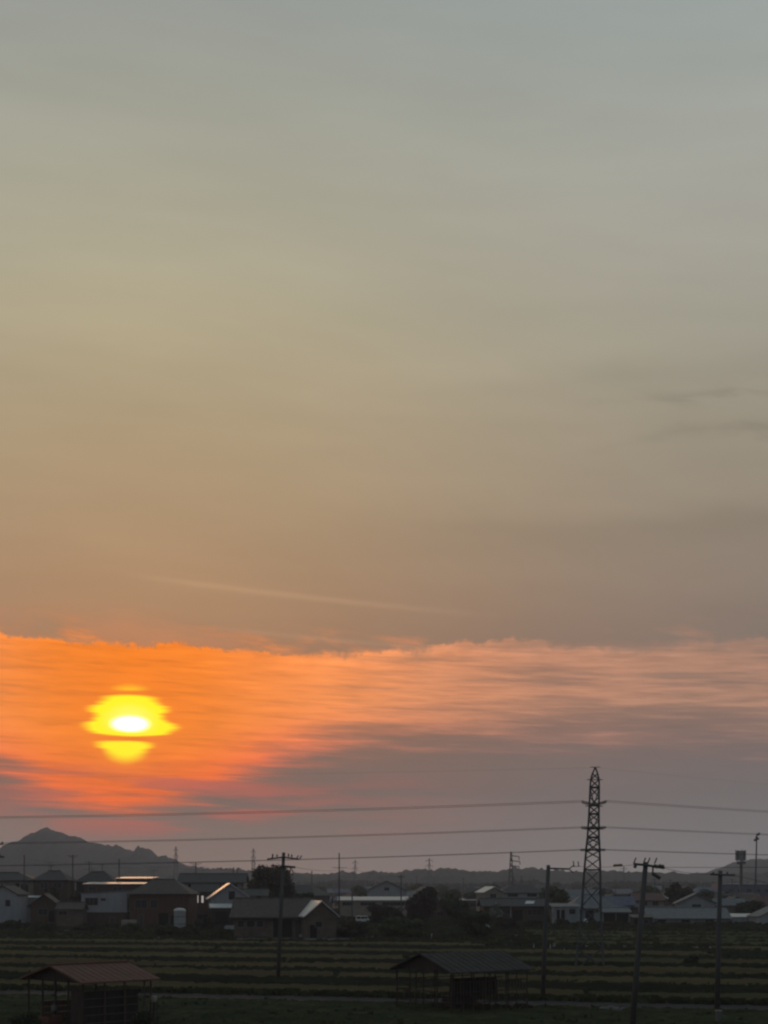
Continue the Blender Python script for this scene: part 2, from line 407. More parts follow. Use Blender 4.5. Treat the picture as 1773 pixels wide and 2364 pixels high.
tufts(wd, rng, 9000, verge(300, 520), .8, 1.6, .3, .9)
tag(wd.build('verge_weeds', M['weed']), kind='stuff')

def hill(name, prof, d, depth, m, seed, step, rough, margin_l, margin_r, nrow=16):
    """terrain whose skyline follows the photo's; prof: (photo column, photo row)"""
    xs = [X(p, d) for p, _ in prof]; zs = [max(Z(r, d), 4) for _, r in prof]
    xs = [xs[0]-margin_l] + xs + [xs[-1]+margin_r]; zs = [zs[0]*.75] + zs + [zs[-1]*.75]
    def h(x):
        for i in range(len(xs)-1):
            if xs[i] <= x <= xs[i+1]:
                t = (x-xs[i])/(xs[i+1]-xs[i]); pass
                return zs[i] + (zs[i+1]-zs[i])*t
        return 0
    b = MB(); n = int((xs[-1]-xs[0])/step)
    for r in range(nrow+1):
        t = r/nrow*2 - 1
        f = max(0.0, 1 - abs(t)**1.6)
        for i in range(n+1):
            x = xs[0] + (xs[-1]-xs[0])*i/n
            e = min(1, i/(n*.06), (n-i)/(n*.06))
            p = (x/60.0, t*depth/60.0, seed)
            hz = h(x + 40*t*mnoise.noise((t*2.2, x/300, seed)))*f*e
            hz += rough*(mnoise.fractal(p, 1.0, 2.0, 5)*.7 + .9*abs(mnoise.noise((x/7.0, t*depth/9, seed+4))) + .8*mnoise.noise((x/19.0, t*depth/19, seed+7)))*min(1, f*3)*e
            b.v.append((x, d + t*depth, max(hz, -.6)))
    w = n+1
    for r in range(nrow):
        for i in range(n): b.f.append((r*w+i, r*w+i+1, (r+1)*w+i+1, (r+1)*w+i))
    return tag(b.build(name, m, smooth=True), kind='structure')
hill('mountain', [(-140,1988),(-60,1978),(0,1969),(22,1959),(40,1953),(54,1947),(65,1934),(73,1925),(84,1922),(95,1925),(104,1920),(113,1918),(124,1919),(136,1922),(142,1927),(152,1931),(170,1934),(188,1940),(217,1950),(246,1959),(270,1958),(318,1972),(332,1969),(340,1964),(349,1970),(362,1979),(383,1978),(405,1988),(434,2001),(470,2007),(540,2016),(640,2026)],
     2400, 320, M['forest'], 1.3, 1.8, 9.0, 350, 350)
hill('low_hills', [(-400,2016),(0,2014),(470,2008),(535,2010),(600,2016),(700,2019),(800,2018),(880,2016),(1000,2017),(1030,2013),(1042,2009),(1056,2014),(1090,2016),(1125,2012),(1170,2013),(1215,2012),(1252,2009),(1300,2016),(1426,2019),(1535,2021),(1680,2022),(2200,2024)],
     1900, 260, M['forest'], 4.7, 1.7, 6.0, 700, 700)
hill('hill', [(1500,2026),(1570,2022),(1640,2019),(1665,2009),(1694,1994),(1733,1987),(1773,1985),(1830,1976),(1920,1972),(2100,1990)],
     2800, 380, M['forest'], 9.1, 2.4, 6.0, 220, 700)
hz = MB(); hz.box(-3800, 3800, -550, 3800, -1.0, 112.0)
hm = bpy.data.materials.new('haze_air'); hm.use_nodes = True
for n in list(hm.node_tree.nodes):
    if n.type == 'BSDF_PRINCIPLED': hm.node_tree.nodes.remove(n)
pv = hm.node_tree.nodes.new('ShaderNodeVolumePrincipled')
pv.inputs['Color'].default_value = (.76, .84, 1.0, 1); pv.inputs['Density'].default_value = 2.05e-4; pv.inputs['Anisotropy'].default_value = .5
hm.node_tree.links.new(pv.outputs[0], hm.node_tree.nodes['Material Output'].inputs['Volume'])
tag(hz.build('haze', hm), kind='stuff')

# ------------------------------------------------------------------ lattice pylon and its lines
def bar(b, p, q, r): b.tube([p, q], r, 4)
def pylon():
    d = GD(2237); s = d/F
    cx = X(1361, d)
    t = thing('transmission_pylon', 'tall steel lattice pylon standing in the fields with lines strung on both sides', 'pylon', (cx, d, 0), R(-7.5))
    # half widths by photo row; the axis leans slightly with the photo
    lev = [(2237,36),(2190,31.8),(2140,27.2),(2092,23.8),(2045,21.7),(2008,20.2),(1982,18.4),(1964,17.2),(1947,16),(1933,14.5),(1914,13.8),(1896,13.2),(1879,12.7),(1861,12.2),(1840,11.9),(1818,11.5),(1800,10.5),(1786,6.4),(1772,.6)]
    L = [(Z(py, d), hw*s*.90, (13.0*(2237-py)/465)*s) for py, hw in lev]
    def c(i, sx, sy): z, w, ox = L[i]; return (ox + sx*w, sy*w, z)
    for sx in (-1, 1):
        for sy in (-1, 1):
            b = MB(); b.tube([c(i, sx, sy) for i in range(len(L))], .14, 6, .095); b.build('leg', M['steel'], t)
            f = MB(); f.box(sx*L[0][1]-.35, sx*L[0][1]+.35, sy*L[0][1]-.35, sy*L[0][1]+.35, -.3, .35); f.build('footing', M['concrete'], t)
    for i in range(len(L)-2):
        b = MB(); r = .052 if i < 10 else .046
        for (a, e) in (((-1,-1),(1,-1)),((1,-1),(1,1)),((1,1),(-1,1)),((-1,1),(-1,-1))):
            bar(b, c(i, *a), c(i+1, *e), r); bar(b, c(i, *e), c(i+1, *a), r)
        b.build('cross_brace', M['steel'], t)
    for i in (5, 9, 12, 15):
        b = MB(); r = .085
        for (a, e) in (((-1,-1),(1,-1)),((1,-1),(1,1)),((1,1),(-1,1)),((-1,1),(-1,-1))): bar(b, c(i, *a), c(i, *e), r)
        b.build('belt_strut', M['steel'], t)
    tips = []
    for i, ln, dz in ((7, 1.0, .0), (10, 1.1, .08), (13, 1.0, .40)):
        z, w, ox = L[i]
        for sy in (-1, 1):
            b = MB(); tip = (ox, sy*(w+ln), z+.1)
            for sx in (-1, 1):
                bar(b, c(i, sx, sy), tip, .06); bar(b, c(min(i+2, 16), sx, sy), tip, .05)
            b.build('cross_arm', M['steel'], t); tips.append(tip)
            for sx in (-1, 1):
                k = MB(); e0 = Vector(tip); e1 = e0 + Vector((sx*1.35, 0, dz - .02))
                k.tube([e0, e1], .035, 5)
                for j in range(8):
                    q = e0.lerp(e1, .25 + .65*j/7); k.tube([q - Vector((sx*.03,0,0)), q + Vector((sx*.03,0,0))], .12, 8)
                k.build('insulator_string', M['ceramic'], t)
    for i, hw in ((16, 18), (13, 20), (10, 22)):
        z, w, ox = L[i]; b = MB(); b.tube([(ox - hw*s, -w*.6, z), (ox + hw*s, -w*.6, z-.03)], .05, 6); b.build('arm_stub', M['steel'], t)
    b = MB(); z, w, ox = L[-1]; b.tube([(ox-.5, 0, z+.04), (ox+.5, 0, z+.04)], .035, 5); b.build('peak_bar', M['steel'], t)
    return t, tips, (L[-1][2], 0, L[-1][0]), d
py_t, tips, peak, PD = pylon()
from math import cos, sin
def pw(p):                                           # pylon local -> world
    a = R(-7.5); return Vector((py_t.location.x + p[0]*cos(a) - p[1]*sin(a), PD + p[0]*sin(a) + p[1]*cos(a), p[2]))
def wire(name, label, pts, r, group=None, cat='power line'):
    b = MB(); b.tube(pts, r, 5); return tag(b.build(name, M['wire']), label, cat, group)
def sagged(p, q, sag, n=28):
    p, q = Vector(p), Vector(q)
    return [p.lerp(q, i/n) - Vector((0, 0, sag*4*(i/n)*(1-i/n))) for i in range(n+1)]
names = ['lowest', 'middle', 'topmost']
for k in range(3):
    for j, side in ((0, 'near'), (1, 'far')):
        tip = tips[k*2+j]; dzk = (.0, .08, .40)[k]
        a = pw((tip[0]-1.35, tip[1], tip[2]+dzk)); e = Vector((a.x - 186, a.y + 1, a.z + .15))
        wire('power_line', f'{names[k]} line to the sunset side of the pylon, on the {side} circuit', sagged(a, e, 1.95, 60), .020, 'pylon lines')
        a = pw((tip[0]+1.35, tip[1], tip[2]+dzk)); e = Vector((a.x + 150, a.y + 175, a.z + (3.2, 4.0, 4.5)[k]))
        wire('power_line', f'{names[k]} line from the pylon towards the antenna tower, on the {side} circuit', sagged(a, e, 1.0, 40), .020, 'pylon lines')
a = pw(peak)
wire('power_line', 'thin earth wire from the pylon peak towards the sunset', sagged(a, (a.x-186, a.y, a.z), 1.2, 40), .005, 'pylon lines')
wire('power_line', 'thin earth wire from the pylon peak towards the antenna tower', sagged(a, (a.x+150, a.y+175, a.z+4), 1.0, 30), .005, 'pylon lines')

# ------------------------------------------------------------------ utility poles
def rod(b, x0, x1, z, y=-.17, r=.06, z1=None): b.tube([(x0, y, z), (x1, y, z if z1 is None else z1)], r, 6)
def pole(label, pxb, pyb, pxt, pyt, arms=(), pins=(), extra=None, d=None, r0=.20, r1=.15, name='utility_pole', group='utility poles', kind='pole'):
    """arms: (x0,x1,dz below top,dz1,thick); pins: (x,dz,h); all metres relative to the pole top"""
    if d is None: d = GD(pyb)
    xb = X(pxb, d); zt = Z(pyt, d); xt = X(pxt, d) - xb
    t = thing(name, label, kind, (xb, d, 0), 0, group)
    b = MB(); b.tube([(0,0,-.5), (xt*.5,0,zt*.5), (xt,0,zt)], r0, 10, r1); b.build('mast', M['pole'], t, True)
    for x0, x1, dz, dz1, r in arms:
        a = MB(); rod(a, xt+x0, xt+x1, zt-dz, -.2, r, zt-dz1); a.build('crossarm', M['steel'], t)
    for x, dz, h in pins:
        a = MB(); a.lathe([(.03,zt-dz),(.03,zt-dz+h*.3),(.075,zt-dz+h*.35),(.05,zt-dz+h*.55),(.085,zt-dz+h*.6),(.05,zt-dz+h*.85),(.02,zt-dz+h)], xt+x, -.2, 8); a.build('insulator', M['ceramic'], t)
    if extra: extra(t, xt, zt)
    return t, Vector((xb+xt, d, zt))
sA = GD(2267)/F
def exA(t, xt, zt):
    for x in (-1.15, 1.15, 1.45):                      # slanting tension strings on the top arm
        a = MB(); a.tube([(xt+x, -.2, zt-.62), (xt+x+.22, -.3, zt-.28)], .05, 6); a.build('insulator', M['ceramic'], t)
pA, tA = pole('dark concrete utility pole with two crossarms, before the round tree and brown farmhouse', 641, 2267, 655, 1968,
     arms=[(-38*sA, -.05, .62, .44, .085), (.05, 35*sA, .44, .62, .085), (-.25, 27*sA, 1.25, 1.36, .12)],
     pins=[(-1.0,.52,.42),(-.6,.48,.32),(.45,.50,.42),(.75,.52,.36)], extra=exA)
sB = GD(2307)/F
def exB(t, xt, zt):
    e = xt + 47*sB
    for dz in (.26, -.30):
        a = MB(); a.tube([(e, -.2, zt-.30), (e+.33, -.2, zt-.30+dz)], .045, 6); a.build('arm_fork', M['steel'], t)
    for x, h in ((.38, .42), (.75, .38)):
        a = MB(); a.tube([(e+x, -.2, zt-.1), (e+x-.05, -.2, zt+h-.1)], .045, 6); a.build('insulator', M['ceramic'], t)
    a = MB(); a.tube([(e+.3, -.2, zt-.12), (e+.85, -.2, zt-.1)], .03, 6); a.build('arm_rail', M['steel'], t)
pB, tB = pole('slim utility pole with a single forked arm, left of the lattice pylon', 1252, 2307, 1266, 1997,
     arms=[(.05, 47*sB, .26, .31, .075)], pins=[], extra=exB)
sC = GD(2372)/F
def exC(t, xt, zt):
    a = MB(); a.tube([(xt+.42,-.2,zt-.25),(xt+.38,-.22,zt-.75),(xt+.80,-.24,zt-.98)], .06, 6); a.build('jumper_lead', M['wire'], t)
    a = MB(); a.tube([(xt+.35,-.24,zt-.70),(xt+.85,-.26,zt-1.02)], .115, 8); a.build('surge_arrester', M['ceramic'], t)
    for x in (-.75, -.15, .12, .55):
        q = MB(); q.tube([(xt+x-.04,-.2,zt-.1),(xt+x+.10,-.2,zt+.26)], .045, 6); q.build('insulator', M['ceramic'], t)
    for x0, x1 in ((-.78,-.62),(.45,.7),(.75,1.08)):
        q = MB(); q.tube([(xt+x0,-.23,zt-.24),(xt+x1,-.23,zt-.30)], .115, 8); q.build('tension_insulator', M['ceramic'], t)
pC, tC = pole('nearest utility pole, with a crossarm full of insulators and a hanging arrester', 1458, 2374, 1491, 1990,
     arms=[(-.80, 0, .12, .20, .085), (0, 1.12, .20, .38, .09)], pins=[], extra=exC)
sD = GD(2330)/F
pD, tD = pole('utility pole with one low crossarm, before the long grey roof', 1655, 2330, 1663, 2010,
     arms=[(-25*sD, 32*sD, .26, .33, .08)], pins=[(-.55,.3,.22),(.45,.3,.22)])
WG = 'wires between the utility poles'
eB = Vector((tB.x + 47*sB + .85, tB.y-.2, tB.z-.1)); wC = Vector((tC.x-.85, tC.y-.2, tC.z-.18))
wire('power_line', 'wire from the forked arm pole to the nearest pole, with a thick splice', sagged(eB, wC, .1), .014, WG)
b = MB(); v = wC - eB; b.tube([eB + v*.70, eB + v*.82], .085, 8)
tag(b.build('cable_splice', M['ceramic']), 'thick dark sleeve clamped on the wire beside the nearest pole', 'sleeve')
wire('power_line', 'wire from the nearest pole down to the low crossarm pole', sagged((tC.x+1.12, tC.y-.2, tC.z-.38), (tD.x-.75, tD.y-.2, tD.z-.25), .12), .017, WG)
wire('power_line', 'wire running off behind the antenna tower from the low crossarm pole', sagged((tD.x+.95, tD.y-.2, tD.z-.33), (X(2100,150), 150, Z(2092,150)), .3), .017, WG)
wire('power_line', 'wire from the nearest pole running off behind the camera', sagged((tC.x+1.0, tC.y-.2, tC.z-.33), (tC.x+30, tC.y-95, tC.z+1.5), .8), .014, WG)
for lab, p, q, sg in (('sagging cable over the flat roofs near the picture edge', (X(-24,138),138,10.6), (X(56,352),352,Z(1982,352)), 1.2),
                      ('cable crossing before the mountain foot between bare poles', (X(56,352),352,Z(1982,352)), (X(275,372),372,Z(1990,372)), .7),
                      ('cable from the bare thin pole over the reddish hipped house', (X(275,372),372,Z(1990,372)), (X(539,430),430,Z(2006,430)), .8),
                      ('cable past the tall crossed pole above the hazy gable', (X(720,455),455,Z(2016,455)), (X(926,390),389.8,Z(2022,390)), .8)):
    wire('power_line', lab, sagged(p, q, sg), .018, WG)
for lab, p, q in (('service drop from the dark two armed pole to the brown farmhouse', (tA.x, tA.y, tA.z-2.2), (X(640,258), 258, 6.2)),
                  ('service drop from the slim forked pole to the low house', (tB.x, tB.y, tB.z-1.2), (X(1240,348), 348, 4.9)),
                  ('service drop from the nearest pole to the small dark shed', (tC.x, tC.y, tC.z-1.6), (X(1484,322), 322, 2.2)),
                  ('service drop from the low crossarm pole to the broad grey roof', (tD.x, tD.y, tD.z-1.0), (X(1600,340), 340, 3.2))):
    wire('power_line', lab, sagged(p, q, 1.1), .013, WG)
# distant poles: label, column, top row, distance, arms
FP = [('lone thin pole over the flat roof at the far edge of the town', 56, 1974, 352, [(-.2,.2,.3)]),
      ('pole with double crossarm rising between two dark hipped roofs', 168, 1973, 352, [(-1.2,1.2,.25),(-.7,.7,.55)]),
      ('short crossarm pole just beside the double crossarm pole', 206, 1988, 420, [(-1.2,1.2,.3),(-1.6,1.6,2.2)]),
      ('bare thin pole behind the bright metal barn roofs', 275, 1982, 372, []),
      ('pole with a wide top bar over the reddish hipped house', 452, 1991, 420, [(-1.6,1.6,.25),(-.9,.9,.6)]),
      ('stubby pole beside the long dark roof and the round tree', 539, 2002, 430, [(-.5,.5,.4)]),
      ('stubby pole nearest the round tree, one of a close pair', 548, 2003, 445, [(-.5,.5,.4)]),
      ('bare pole standing between the round tree and the crossed pole', 720, 2010, 455, [(-.3,.3,.5)]),
      ('tall pole crossed by a wide arm, behind the barn with bright roof', 783, 1969, 345, [(-1.5,1.7,3.25)]),
      ('thin pole with a box on top by the hazy gable house', 926, 2020, 390, [(-.9,.9,.3),(-.8,.8,.6)]),
      ('short pole in front of the long white greenhouse roof', 813, 2058, 340, []),
      ('pole among the reddish far roofs behind the nearest utility pole', 1511, 2028, 520, [(-.8,.8,.4)]),
      ('faint pole among hazy roofs beside the pylon legs', 1421, 2030, 640, [(-1,1,.5)]),
      ('faint pole far off near the pylon', 1290, 2034, 760, [(-1,1,.5)]),
      ('hazy pole over roofs beyond the white gabled house', 600, 2012, 620, [(-.9,.9,.4)]), ('hazy pole above the dark reddish tree', 962, 2022, 600, [(-1,1,.4)]),
      ('hazy pole with arm beyond the dark round bush', 1070, 2026, 700, [(-1,1,.4)]), ('thin hazy pole beside the one sided pylon', 1204, 2022, 650, [(-1,1,.4)]),
      ('hazy pole over the broad grey roof', 1548, 2030, 560, [(-.9,.9,.4)]), ('hazy pole before the antenna tower hill', 1690, 2028, 480, [(-.8,.8,.4)]),
      ('thin pole over the small brown gabled house', 118, 1996, 480, [(-.9,.9,.4)]), ('thin pole above the boxy white house', 236, 1994, 500, [(-.9,.9,.4)])]
for lab, px, pyt, d, ar in FP:
    t, top_ = pole(lab, px, 0, px, pyt, arms=[(a, c, z, z+.05, .06) for a, c, z in ar], d=d, r0=.19, r1=.13)
t, tL = pole('pole at the picture edge of which only the crossarm tips show', -24, 0, -22, 1936, arms=[(-1.2, 1.2, .45, .5, .07), (-1.2, 1.25, 1.6, 1.62, .10)],
     pins=[(1.1,.5,.25),(.7,.5,.25),(.9,1.62,.25)], d=138)
wire('power_line', 'low wire sagging between the far crossarm poles over the town', sagged((X(56,352),352,Z(1990,352)), (X(168,352),352,Z(2000,352)), .5), .02, WG)
wire('power_line', 'thin wire from the double crossarm pole past the bright metal barns', sagged((X(168,352),352,Z(2000,352)), (X(452,420),420,Z(1996,420)), .6), .02, WG)
wire('power_line', 'thin wire from the dark two armed pole to the tall crossed pole', sagged((tA.x+1.05,tA.y-.2,tA.z-1.35), (X(783,345)+1.2,345,Z(2003,345)), .5), .016, WG)
wire('power_line', 'thin wire from the tall crossed pole towards the hazy gable house', sagged((X(783,345)+1.6,344.8,Z(2003,345)), (X(926,390),389.8,Z(2024,390)), .4), .018, WG)

# ------------------------------------------------------------------ buildings
def house(name, label, style, x0, x1, d, ye, yr, depth, rz=0.0, wall='w_beige', roof='r_dark', wins=(), oh=.5, cat='house', group=None,
          base=None, doors=(), voids=(), frame='frame', gable=None, t=.16, build_only=False, shift=0.0, ridge_cap=True):
    """a building seen from its front; columns x0..x1, eave row ye and ridge row yr at distance d. Windows in fractions of the front wall."""
    w = (x1-x0)*d/F/max(.5, cos(rz)); ze = Z(ye, d); zr = Z(yr, d); h = w/2
    root = thing(name, label, cat, (X((x0+x1)/2, d), d, 0), rz, group)
    D = depth
    b = MB()
    def walls(z1=ze):
        b.add([(-h,0,-.3),(h,0,-.3),(h,D,-.3),(-h,D,-.3),(-h,0,z1),(h,0,z1),(h,D,z1),(-h,D,z1)], [(0,1,5,4),(1,2,6,5),(2,3,7,6),(3,0,4,7),(4,5,6,7)])
    r = MB()
    if style == 'gable_front':
        walls()
        b.add([(-h,0,ze),(h,0,ze),(0,0,zr),(-h,D,ze),(h,D,ze),(0,D,zr)], [(0,1,2),(4,3,5)])
        k = (zr-ze)/h
        for s in (-1, 1):
            q = [(s*(h+oh), -oh, ze-k*oh+t), (s*(h+oh), D+oh, ze-k*oh+t), (0, D+oh, zr+t), (0, -oh, zr+t)]
            r.slab(q if s > 0 else q[::-1], t)
    elif style == 'gable_side':
        walls()
        b.add([(-h,0,ze),(-h,D,ze),(-h,D/2,zr),(h,0,ze),(h,D,ze),(h,D/2,zr)], [(1,0,2),(3,4,5)])
        k = (zr-ze)/(D/2)
        r.slab([(-h-oh,-oh,ze-k*oh+t),(h+oh,-oh,ze-k*oh+t),(h+oh,D/2,zr+t),(-h-oh,D/2,zr+t)], t)
        r.slab([(h+oh,D+oh,ze-k*oh+t),(-h-oh,D+oh,ze-k*oh+t),(-h-oh,D/2,zr+t),(h+oh,D/2,zr+t)], t)
    elif style == 'hip':
        walls()
        ins = min(h*.62, D/2*1.1); e = ze - .15
        A = [(-h-oh,-oh,e),(h+oh,-oh,e),(h+oh,D+oh,e),(-h-oh,D+oh,e)]
        p, q = (-h+ins, D/2, zr), (h-ins, D/2, zr)
        if p[0] >= q[0]: p, q = (-.02, D/2, zr), (.02, D/2, zr)
        low = [(a, c, z-t) for a, c, z in A]
        r.add([*A, p, q, *low], [(0,1,5,4),(1,2,5),(2,3,4,5),(3,0,4),(9,8,7,6),(0,6,7,1),(1,7,8,2),(2,8,9,3),(3,9,6,0)])
    elif style == 'mono':                              # low single pitch rising away from the viewer
        walls()
        b.add([(-h,0,ze),(h,0,ze),(h,D,ze),(-h,D,ze),(h,D,zr),(-h,D,zr)], [(0,3,5),(1,4,2),(2,4,5,3)])
        k = (zr-ze)/D
        r.slab([(-h-oh,-oh,ze-k*oh+t),(h+oh,-oh,ze-k*oh+t),(h+oh,D+oh,zr+k*oh+t),(-h-oh,D+oh,zr+k*oh+t)], t)
    elif style == 'side_mono':                         # single pitch rising to one side
        b.add([(-h,0,-.3),(h,0,-.3),(h,D,-.3),(-h,D,-.3),(-h,0,ze),(h,0,zr),(h,D,zr),(-h,D,ze)], [(0,1,5,4),(1,2,6,5),(2,3,7,6),(3,0,4,7),(4,5,6,7)])
        k = (zr-ze)/w
        r.slab([(-h-oh,-oh,ze-k*oh+t),(h+oh,-oh,zr+k*oh+t),(h+oh,D+oh,zr+k*oh+t),(-h-oh,D+oh,ze-k*oh+t)], t)
    b.build('wall', M[wall], root)
    ro = r.build('roof', M[roof], root)
    if ridge_cap and style in ('gable_front', 'gable_side', 'hip') and d < 420:
        c = MB()
        if style == 'gable_front': c.tube([(0,-oh,zr+t),(0,D+oh,zr+t)], .14, 6)
        elif style == 'gable_side': c.tube([(-h-oh,D/2,zr+t),(h+oh,D/2,zr+t)], .14, 6)
        else: c.tube([p, q], .16, 6)
        c.build('ridge_cap', M[roof], ro)
    if d < 460 and oh >= .4 and style in ('gable_side', 'hip', 'mono') and name != 'town_house':
        gt = MB(); zz = ze - (.15 if style == 'hip' else (zr-ze)/(D if style == 'mono' else D/2)*oh) - .02
        gt.tube([(-h-oh, -oh-.07, zz), (h+oh, -oh-.07, zz)], .06, 6); gt.tube([(h-.2, -oh-.05, zz), (h-.2, -.09, zz-.4), (h-.2, -.09, .1)], .045, 5); gt.build('gutter', M['framed'], root)
        if cat == 'house':
            ae = MB(); ax = -h*.35; zt_ = zr + 1.9
            ae.tube([(ax, D/2, zr-.2), (ax, D/2, zt_)], .035, 5); ae.tube([(ax-.9, D/2, zt_-.1), (ax+.9, D/2, zt_-.1)], .025, 4)
            for q_ in range(6): ae.tube([(ax-.8+.32*q_, D/2-.35, zt_-.1), (ax-.8+.32*q_, D/2+.35, zt_-.1)], .015, 4)
            ae.build('aerial', M['steel'], root)
            ac = MB(); ac.box(h*.72, h*.72+.85, -.42, -.10, .05, .75); ac.build('air_conditioner', M['tank'], root)
    if base:                                           # a differently clad ground floor, 4 cm proud of the wall
        zb, bm = base
        k = MB(); zb = Z(zb, d); k.box(-h-.04, h+.04, -.04, D+.04, -.3, zb); k.build('lower_wall', M[bm], root)
    def opening(u0, u1, va, vb, kind, gm='glass', fr=frame):
        xa, xb, za, zb2 = -h+w*u0, -h+w*u1, va, vb
        y = -.05 if not base else -.09
        f = MB(); q = .07
        f.box(xa-q, xa, y, .02, za-q, zb2+q); f.box(xb, xb+q, y, .02, za-q, zb2+q); f.box(xa, xb, y, .02, zb2, zb2+q); f.box(xa, xb, y, .02, za-q, za)
        n = max(1, round((xb-xa)/1.0)) if kind == 'window' else 0
        for i in range(1, n): xm = xa+(xb-xa)*i/n; f.box(xm-.025, xm+.025, y+.01, .015, za, zb2)
        fo = f.build(kind, M[fr], root)
        p_ = MB(); p_.box(xa, xb, y+.025, .012, za, zb2); p_.build('pane' if kind == 'window' else 'leaf' if kind == 'door' else 'opening_shade', M[gm], fo)
    for it in wins:
        u0, u1, va, vb = it[:4]; opening(u0, u1, Z(va, d), Z(vb, d), 'window', it[4] if len(it) > 4 else 'glass')
    for u0, u1, va in doors: opening(u0, u1, .05, Z(va, d), 'door', 'framed')
    for u0, u1, va, vb in voids: opening(u0, u1, max(Z(va, d), .03), Z(vb, d), 'doorway', 'void_shade', 'framed')  # a flat dark sheet fills each doorway, painting the shade of the room behind
    return root

house('small_house', 'pale gabled house cut by the picture edge, beside the flat roofed annex', 'gable_front', -28, 40, 330, 2064, 2045, 8, R(-4), 'w_white', 'r_dark', [(.60,.76,2092,2078)], oh=.4)
house('two_storey_house', 'wide two storey house with low dark roof and tall bays, behind the pale edge house', 'hip', -70, 80, 352, 2031, 2014, 9, 0, 'w_beige', 'r_dark', [(.62,.72,2058,2042),(.79,.90,2062,2042)], voids=[(.70,.76,2076,2040)])
house('flat_annex', 'low annex with thin pale flat roof between pale house and brown gabled house', 'mono', 40, 92, 338, 2073, 2069.5, 6, 0, 'w_grey', 'white_metal', [(.2,.5,2098,2084)], oh=.3, cat='annex')
house('dark_house', 'dark house with a broad hipped roof, nearest behind the small brown gable', 'hip', 78, 154, 346, 2030, 2010, 9, 0, 'w_brown', 'r_dark', [(.2,.42,2050,2038),(.6,.84,2050,2038)])
house('dark_house', 'dark house with hipped roof peaking behind the bright metal barn', 'hip', 176, 262, 360, 2034, 2012, 8, 0, 'w_dark', 'r_dark', [(.35,.6,2050,2041)])
house('metal_roof_barn', 'long low barn with thin bright metal roof, above the white boxy house', 'mono', 194, 330, 340, 2041.5, 2038.4, 7, R(0), 'w_brown', 'metal', [(.08,.2,2056,2047),(.5,.64,2056,2047)], oh=.3, cat='barn')
house('metal_roof_barn', 'shorter higher barn with bright metal roof, in front of the bare thin pole', 'mono', 268, 348, 356, 2029, 2025.8, 7, R(-5), 'w_brown', 'metal', [], oh=.3, cat='barn')
house('boxy_house', 'white boxy two storey house with one dark window and brown ground floor', 'side_mono', 188, 293, 322, 2063, 2056.5, 8, R(2), 'w_white', 'r_grey', [(.09,.36,2089,2073),(.43,.53,2079,2074)], oh=.18, base=(2106,'w_brown'), doors=[(.62,.74,2118)])
house('gabled_house', 'small brown house with its gable end forward, between annex and white boxy house', 'gable_front', 70, 134, 318, 2089, 2065, 8, R(5), 'w_brown', 'r_brown', [(.30,.62,2112,2098)], oh=.6, voids=[(.66,.86,2128,2103)])
house('long_shed', 'low shed with pale wall band beside the small brown gabled house', 'gable_side', 130, 190, 316, 2099, 2085, 5, 0, 'w_tan', 'r_brown', [(.1,.4,2112,2104)], oh=.3, cat='shed')
house('hipped_house', 'large reddish brown house with a hipped roof, behind the pale domed tank', 'hip', 298, 435, 320, 2062, 2030, 11, R(-3), 'w_rust', 'r_brown', [(.10,.30,2096,2078),(.36,.48,2096,2078)], oh=.55, voids=[(.50,.66,2140,2108),(.70,.92,2140,2112)], doors=[(.16,.24,2112)])
house('lit_house', 'narrow brown house with two glowing tall windows', 'gable_side', 442, 500, 338, 2058, 2042, 7, R(0), 'w_brown', 'r_dark', [(.20,.275,2084,2067,'lit'),(.40,.48,2084,2068,'lit')], oh=.4, voids=[(.2,.8,2132,2112)])
house('long_house', 'long dark roofed house stretching behind the lit windows and white gable', 'gable_side', 414, 562, 378, 2036, 2018, 9, R(-1), 'w_beige', 'r_dark', [(.14,.24,2050,2041),(.34,.44,2050,2041),(.55,.65,2050,2041),(.78,.9,2050,2041)], oh=.6)
house('white_gable_house', 'white gabled house whose roof edge catches the light, by the round tree', 'gable_front', 486, 576, 314, 2073, 2041, 9, R(9), 'w_white', 'metal', [(.47,.62,2076,2058)], oh=.55, base=(2097,'w_dark'), t=.22, ridge_cap=False)
house('porch_roof', 'pale lean-to at the foot of the white gabled house', 'mono', 488, 534, 306, 2096, 2089, 3.2, R(9), 'w_dark', 'white_metal', voids=[(.2,.85,2134,2104)], oh=.25, cat='lean-to')
house('white_wing', 'low white wing with small square windows, left of the dark pole', 'gable_side', 556, 616, 322, 2068, 2054, 7, R(3), 'w_white', 'r_dark', [(.62,.74,2079,2070),(.20,.34,2079,2070)], oh=.4, cat='house wing')
house('farmhouse', 'broad brown farmhouse with a dark central doorway, behind the dark utility pole', 'gable_side', 540, 716, 254, 2114, 2076, 10, R(-2), 'w_tan', 'r_brown', [(.05,.13,2140,2126),(.17,.27,2140,2126),(.30,.38,2140,2126)], oh=.7, voids=[(.52,.76,2163,2121)], doors=[(.80,.95,2124)])
house('barn', 'tan gabled barn whose pale metal roof shines, joined to the brown farmhouse', 'gable_front', 708, 776, 250, 2112, 2082, 11, R(14), 'w_tan', 'metal', [(.30,.52,2140,2128)], oh=.5, t=.2, voids=[(.12,.34,2166,2136)], ridge_cap=False)
house('hazy_gable_house', 'large blue grey gabled building in the haze, above the long white greenhouse roof', 'gable_front', 848, 938, 470, 2055, 2034, 14, R(0), 'w_grey', 'r_grey', [(.44,.56,2056,2049)], oh=.5)
house('greenhouse', 'long low greenhouse with a bright white roof, under the hazy blue grey gable', 'mono', 782, 950, 402, 2079, 2072, 7, R(1), 'w_beige', 'white_metal', [(.05,.2,2090,2083),(.3,.5,2090,2083),(.6,.9,2090,2083)], oh=.3, cat='greenhouse')
